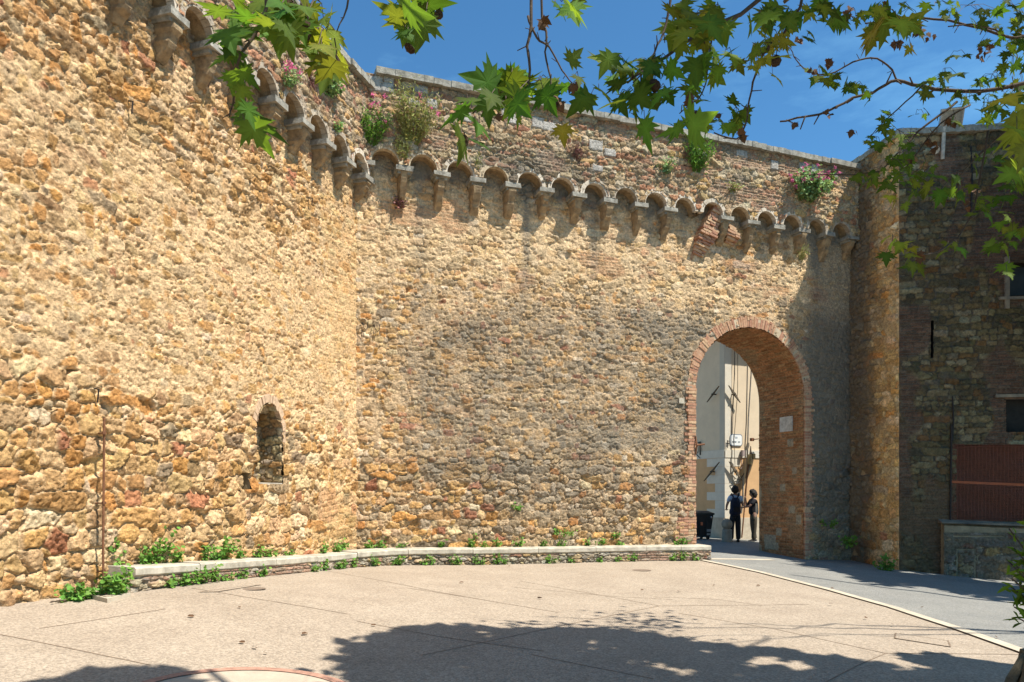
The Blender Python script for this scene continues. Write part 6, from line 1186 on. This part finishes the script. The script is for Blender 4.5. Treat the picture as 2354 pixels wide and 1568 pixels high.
# right-hand tree
far_t = dict(
 twigs=[(((1850, -40, 5.6), (1838, 15, 5.6), (1800, 75, 5.6), (1765, 110, 5.6), (1735, 170, 5.6), (1722, 230, 5.6), (1712, 290, 5.6), (1690, 320, 5.6), (1640, 365 - 60, 5.6)), .012), (((2500, 130, 7.2), (2353, 190, 7.2), (2210, 212, 7.2), (2120, 200, 7.2), (2060, 185, 7.2), (2020, 205, 7.2), (1960, 228, 7.2), (1900, 258, 7.2), (1850, 285 - 18, 7.2), (1790, 300 - 20, 7.2)), .020),
         (((2062, 188, 7.2), (2040, 150, 7.2), (2000, 132, 7.2), (1960, 145, 7.2), (1900, 172, 7.2), (1850, 160, 7.2), (1825, 130, 7.2), (1810, 105, 7.2)), .010), (((2450, 120, 7.4), (2300, 80, 7.4), (2180, 48, 7.4), (2080, 42, 7.4), (1985, 55, 7.4)), .016),
         (((2120, 196, 7.0), (2080, 235, 7.0), (2030, 280, 7.0), (1995, 318, 7.0)), .008), (((2200, 235, 7.2), (2130, 285, 7.2), (2075, 340, 7.2), (2020, 395, 7.2), (1975, 430, 7.2)), .012), (((2230, 240, 7.0), (2160, 285, 7.0), (2110, 350, 7.0), (2060, 410, 7.0)), .009),
         (((2450, 160, 6.8), (2353, 262, 6.8), (2290, 320, 6.8), (2230, 375, 6.8), (2195, 425 - 10, 6.8)), .012), (((2020, 395, 7.0), (1960, 402, 7.0), (1900, 432 - 30, 7.0), (1838, 402, 7.0)), .007), (((2270, 300, 6.5), (2240, 470, 6.4), (2200, 545, 6.3), (2150, 580, 6.0), (2105, 585, 5.6), (2075, 570, 5.4)), .009), (((2380, 60, 7), (2330, 90, 7), (2260, 60, 7), (2180, 62, 7)), .012)],
 clusters=[(1745, 45, 34, 24, 5, 5.2, .2, 1.2), (1800, 40, 36, 30, 6, 5.4, .21, 1.1), (1775, 85, 42, 30, 7, 5.6, .2, 1.35), (1740, 125, 26, 22, 4, 5.6, .18, 1.3), (1770, 150, 24, 26, 3, 5.6, .22, 1.4), (1722, 165, 16, 20, 2, 5.6, .18, 1.3), (1900, 22, 45, 30, 8, 5.8, .25, .95), (1960, 35, 40, 30, 6, 6.2, .17, .8), (2035, 45, 50, 40, 9, 5.2, .25, 1.7), (2090, 40, 40, 38, 6, 5.8, .2, 1.2), (2085, 98, 12, 16, 2, 5.4, .16, 1.8), (1862, 88, 14, 22, 2, 6, .15, .8), (2000, 70, 40, 22, 6, 6.6, .17, .75),
           (1690, 262, 40, 26, 7, 5.6, .16, 1.), (1650, 288, 26, 16, 4, 5.6, .13, .9), (1700, 300 - 25, 16, 10, 2, 5.6, .13, 1.2), (1880, 172, 34, 30, 8, 7., .19, .75), (1925, 178, 24, 16, 4, 7., .15, .75), (1968, 200, 20, 14, 3, 7., .14, .8), (1985, 222, 22, 16, 4, 7., .16, .85), (1945, 205, 14, 10, 2, 7, .14, .7),
           (2040, 270, 34, 20, 6, 7., .17, .8), (2060, 315, 40, 30, 9, 7., .18, .85), (2015, 330, 30, 26, 6, 7., .17, .8), (2075, 365, 34, 26, 7, 6.8, .18, 1.1), (1975, 405, 22, 14, 3, 7, .17, .75), (2020, 400, 26, 20, 4, 7., .16, .8), (2110, 262, 24, 14, 3, 7.2, .15, .8), (2095, 300, 14, 14, 2, 7, .15, .75),
           (2170, 175, 42, 30, 9, 7.2, .19, .7), (2130, 200, 24, 16, 4, 7.2, .16, .7), (2215, 225, 50, 24, 10, 7.2, .16, .8), (2200, 130, 26, 20, 3, 7.2, .15, .6), (2280, 200, 44, 50, 16, 7.2, .17, .75), (2330, 150, 34, 80, 22, 7.3, .18, .7), (2270, 250, 40, 26, 8, 7.2, .17, .9), (2330, 225, 30, 40, 10, 7, .16, .8), (2330, 40, 40, 45, 16, 7.3, .18, .65), (2230, 30, 60, 30, 14, 7.4, .17, .75), (2150, 20, 46, 20, 8, 7.4, .16, .8), (2280, 85, 40, 30, 8, 7.4, .15, .7), (2190, 270, 20, 26, 4, 7.2, .16, .85),
           (2050, 380, 44, 26, 9, 6.6, .18, .8), (2020, 425, 34, 22, 6, 6.6, .18, .75), (2085, 420, 50, 30, 12, 6.6, .18, .8), (2140, 400, 46, 32, 10, 6.5, .18, .8), (2200, 420, 46, 36, 12, 6.4, .18, .75), (2060, 455, 30, 16, 4, 6.5, .16, 1.3), (2260, 360, 34, 30, 6, 6.6, .17, .9), (2310, 420, 44, 60, 16, 6.4, .18, .75), (2260, 470, 46, 34, 9, 6.4, .18, .8), (2330, 520, 34, 40, 10, 6.2, .17, .85), 
           (2050, 552, 22, 16, 3, 5.4, .17, 2.1), (2085, 562, 18, 14, 3, 5.4, .16, 1.6), (2045, 585, 18, 10, 2, 5.4, .19, .9), (2090, 592, 18, 14, 2, 5.4, .18, .9), (2110, 605, 18, 16, 3, 5.6, .14, .8), (2185, 562, 26, 16, 4, 6, .15, .9), (2310, 620, 22, 16, 3, 5.6, .17, 1.2), (2300, 555, 30, 20, 4, 5.8, .17, .9),
           (2325, 235, 30, 18, 3, 3.9, .19, 2.0), (2335, 285, 24, 26, 4, 3.9, .21, 1.7), (2348, 320, 14, 22, 2, 3.8, .2, 1.5), (2345, 410, 16, 30, 3, 4.5, .2, 1.2)],
 balls=[(1782, 140, .040, 5.6, .2), (1828, 45, .02, 6, .08), (2325, 200, .02, 7, .1), (2250, 215, .018, 7, .1)],
 drycl=((1768, 112, 8, 3, 5.6), (1700, 325 - 20, 8, 6, 5.6), (1600, 300, 3, 2, 5.4), (1838, 92, 6, 5, 7), (1905, 140, 8, 8, 7), (1870, 182 - 20, 6, 5, 7), (1945, 25, 14, 10, 7), (2060, 95, 10, 8, 6), (1825, 285, 6, 5, 7), (1960, 300, 8, 4, 7), (2090, 390 - 20, 6, 5, 7), (2140, 330, 14, 12, 7), (2180, 280, 10, 8, 7), (2220, 470, 8, 6, 7), (2240, 450 - 10, 10, 5, 7), (1900, 385 - 120, 5, 3, 7), (2120, 70, 30, 12, 7), (2260, 120, 20, 12, 7), (2030, 20, 20, 8, 7), (2110, 585, 10, 6, 5.5), (1640, 265, 8, 6, 5.6), (1540 + 60, 305 - 50, 5, 4, 5.5)))
def on_tower(r):
    s_ = r.uniform(-.05, 5.4); z_ = r.uniform(-.6, 10.6); p = W3(T0, dT, nT, s_, z_, 0)
    return np.array(p)
street_sh = [(1560, 1248), (1606, 1256), (1700, 1266), (1770, 1278), (1850, 1300), (1950, 1322), (2000, 1345), (2080, 1350), (2150, 1365), (2230, 1372), (2353, 1392), (2700, 1440), (2700, 1345), (2353, 1338), (2060, 1312), (1850, 1285), (1700, 1252), (1606, 1244)]
S2 = shade_pts(street_sh, 3600, 7.5, 11.5, r1, den=(1.3, 2, .40))
S2 += shade_pts([(1950, 1290), (2080, 1320), (2353, 1350), (2353, 1378), (2100, 1345), (1980, 1330)], 1600, 7, 11, r1)
S2 += shade_pts(None, 9000, 4.6, 8.0, r1, wall=on_tower)
plane_tree('plane tree whose dense branches fill the top right of the view over the tower', Vector((15.5, 8.2, float(gz(15.5, 8.2)))),
  [((15.5, 8.2, -1.2), .42), ((15.45, 8.3, 2), .34), ((15.3, 8.5, 5), .30), ((15.1, 8.8, 7), .25)],
  [[((15.1, 8.8, 6.8), .20), ((13.2, 10.4, 9.4), .13), ((12.0, 12.0, 11.6), .07)], [((15.2, 8.6, 6.2), .20), ((14.4, 11.5, 10), .13), ((14.0, 14, 14), .06)], [((15.3, 8.5, 5.0), .18), ((10.5, 7.8, 5.9), .08), ((7.6, 7.3, 6.0), .035), ((5.61, 7.2, 5.82), .018)], [((15.1, 8.8, 6.8), .18), ((17.2, 10.8, 10.5), .1), ((18, 13, 13), .05)], [((10.5, 7.8, 5.9), .07), ((8.0, 7.5, 6.4), .04), ((5.8, 7.4, 6.0), .018)], [((10.5, 7.8, 5.9), .03), ((7.8, 7.1, 5.9), .016), ((5.1, 6.8, 5.47), .010)], [((10.5, 7.8, 5.9), .03), ((6.5, 6.4, 6.6), .016), ((2.22, 5.6, 5.44), .010)]],
  far_t['twigs'], far_t['clusters'], S2, far_t['balls'], .27, 9, far_t['drycl'])
# shrub at the right edge
sb = Vector((4.05, 5.25, float(gz(4.05, 5.25)))); r = empty('laurel_shrub', sb); tag(r, 'bright green long-leaved shrub reaching in from the right edge', 'shrub'); rs_ = np.random.default_rng(4)
mb = MB(); P_ = []; D_ = []
for (u, v) in ((2318, 1215), (2330, 1260), (2312, 1285), (2335, 1300), (2325, 1330), (2318, 1345), (2340, 1365), (2330, 1395), (2338, 1420), (2350, 1240), (2365, 1190), (2375, 1300), (2370, 1400), (2400, 1250), (2390, 1340), (2420, 1200), (2345, 1345), (2352, 1385)):
    tp = at(u, v, 5.1 + rs_.uniform(-.15, .25)); md = sb.lerp(tp, .55) + Vector((.12, 0, .25)); cur = [sb.lerp(md, t).lerp(md.lerp(tp, t), t) for t in np.linspace(0, 1, 7)]; mb.tube(cur, [.012 * (1 - .1 * k) for k in range(7)], 5)
    for q in range(17): t = rs_.uniform(.55, 1); k = min(int(t * 6), 5); P_.append(tuple(cur[k].lerp(cur[k + 1], t * 6 - k) + Vector(rs_.normal(0, .012, 3)))); D_.append(tuple((tp - md).normalized() * .6 + Vector(rs_.normal(0, .6, 3))))
mb.build('stems', M_twig, r); n = len(P_); Xv, Yv, Zv = frames(n, (.2, -.4, .8), .5, np.array(D_), rs_); LN = OV * np.array((.42, 1, 1)); lb = LB(); c = rs_.uniform(.7, 1.4, (n, 1)) * np.ones((n, 3)) * np.array((1.2, 1.15, .8)); lb.add(LN, OVF, P_, Xv, Yv, Zv, .105 * rs_.uniform(.6, 1.2, n), c); lb.build('foliage', M_leaf, r)
# gnarled stump at the bottom right corner
g_ = G(2372, 1640); r = empty('tree_stump', g_); tag(r, 'dark gnarled stump at the bottom right corner of the view', 'tree stump'); rt_ = random.Random(8)
def trunk_mesh(pts, rad, n=18, rough=.03):
    mb = MB(); mb.tube(pts, rad, n)
    mb.v = [tuple(Vector(v) + Vector((rt_.uniform(-1, 1), rt_.uniform(-1, 1), rt_.uniform(-.5, .5))) * rough) for v in mb.v]; return mb
trunk_mesh([g_ + Vector((.05, 0, -.1)), g_ + Vector((.04, 0, .15)), g_ + Vector((.04, 0, .32)), g_ + Vector((.06, 0, .46))], [.34, .22, .16, .12]).build('trunk', M_bark, r)
for (dx, dy, sz) in ((-.30, -.14, .05), (-.22, -.28, .06), (.0, -.36, .06)):
    trunk_mesh([g_ + Vector((dx * .3, dy * .3, .44)), g_ + Vector((dx * .75, dy * .7, .28)), g_ + Vector((dx * 1.2, dy * 1.2, -.02))], [sz * .8, sz, sz * .7], 8, .012).build('root', M_bark, r)
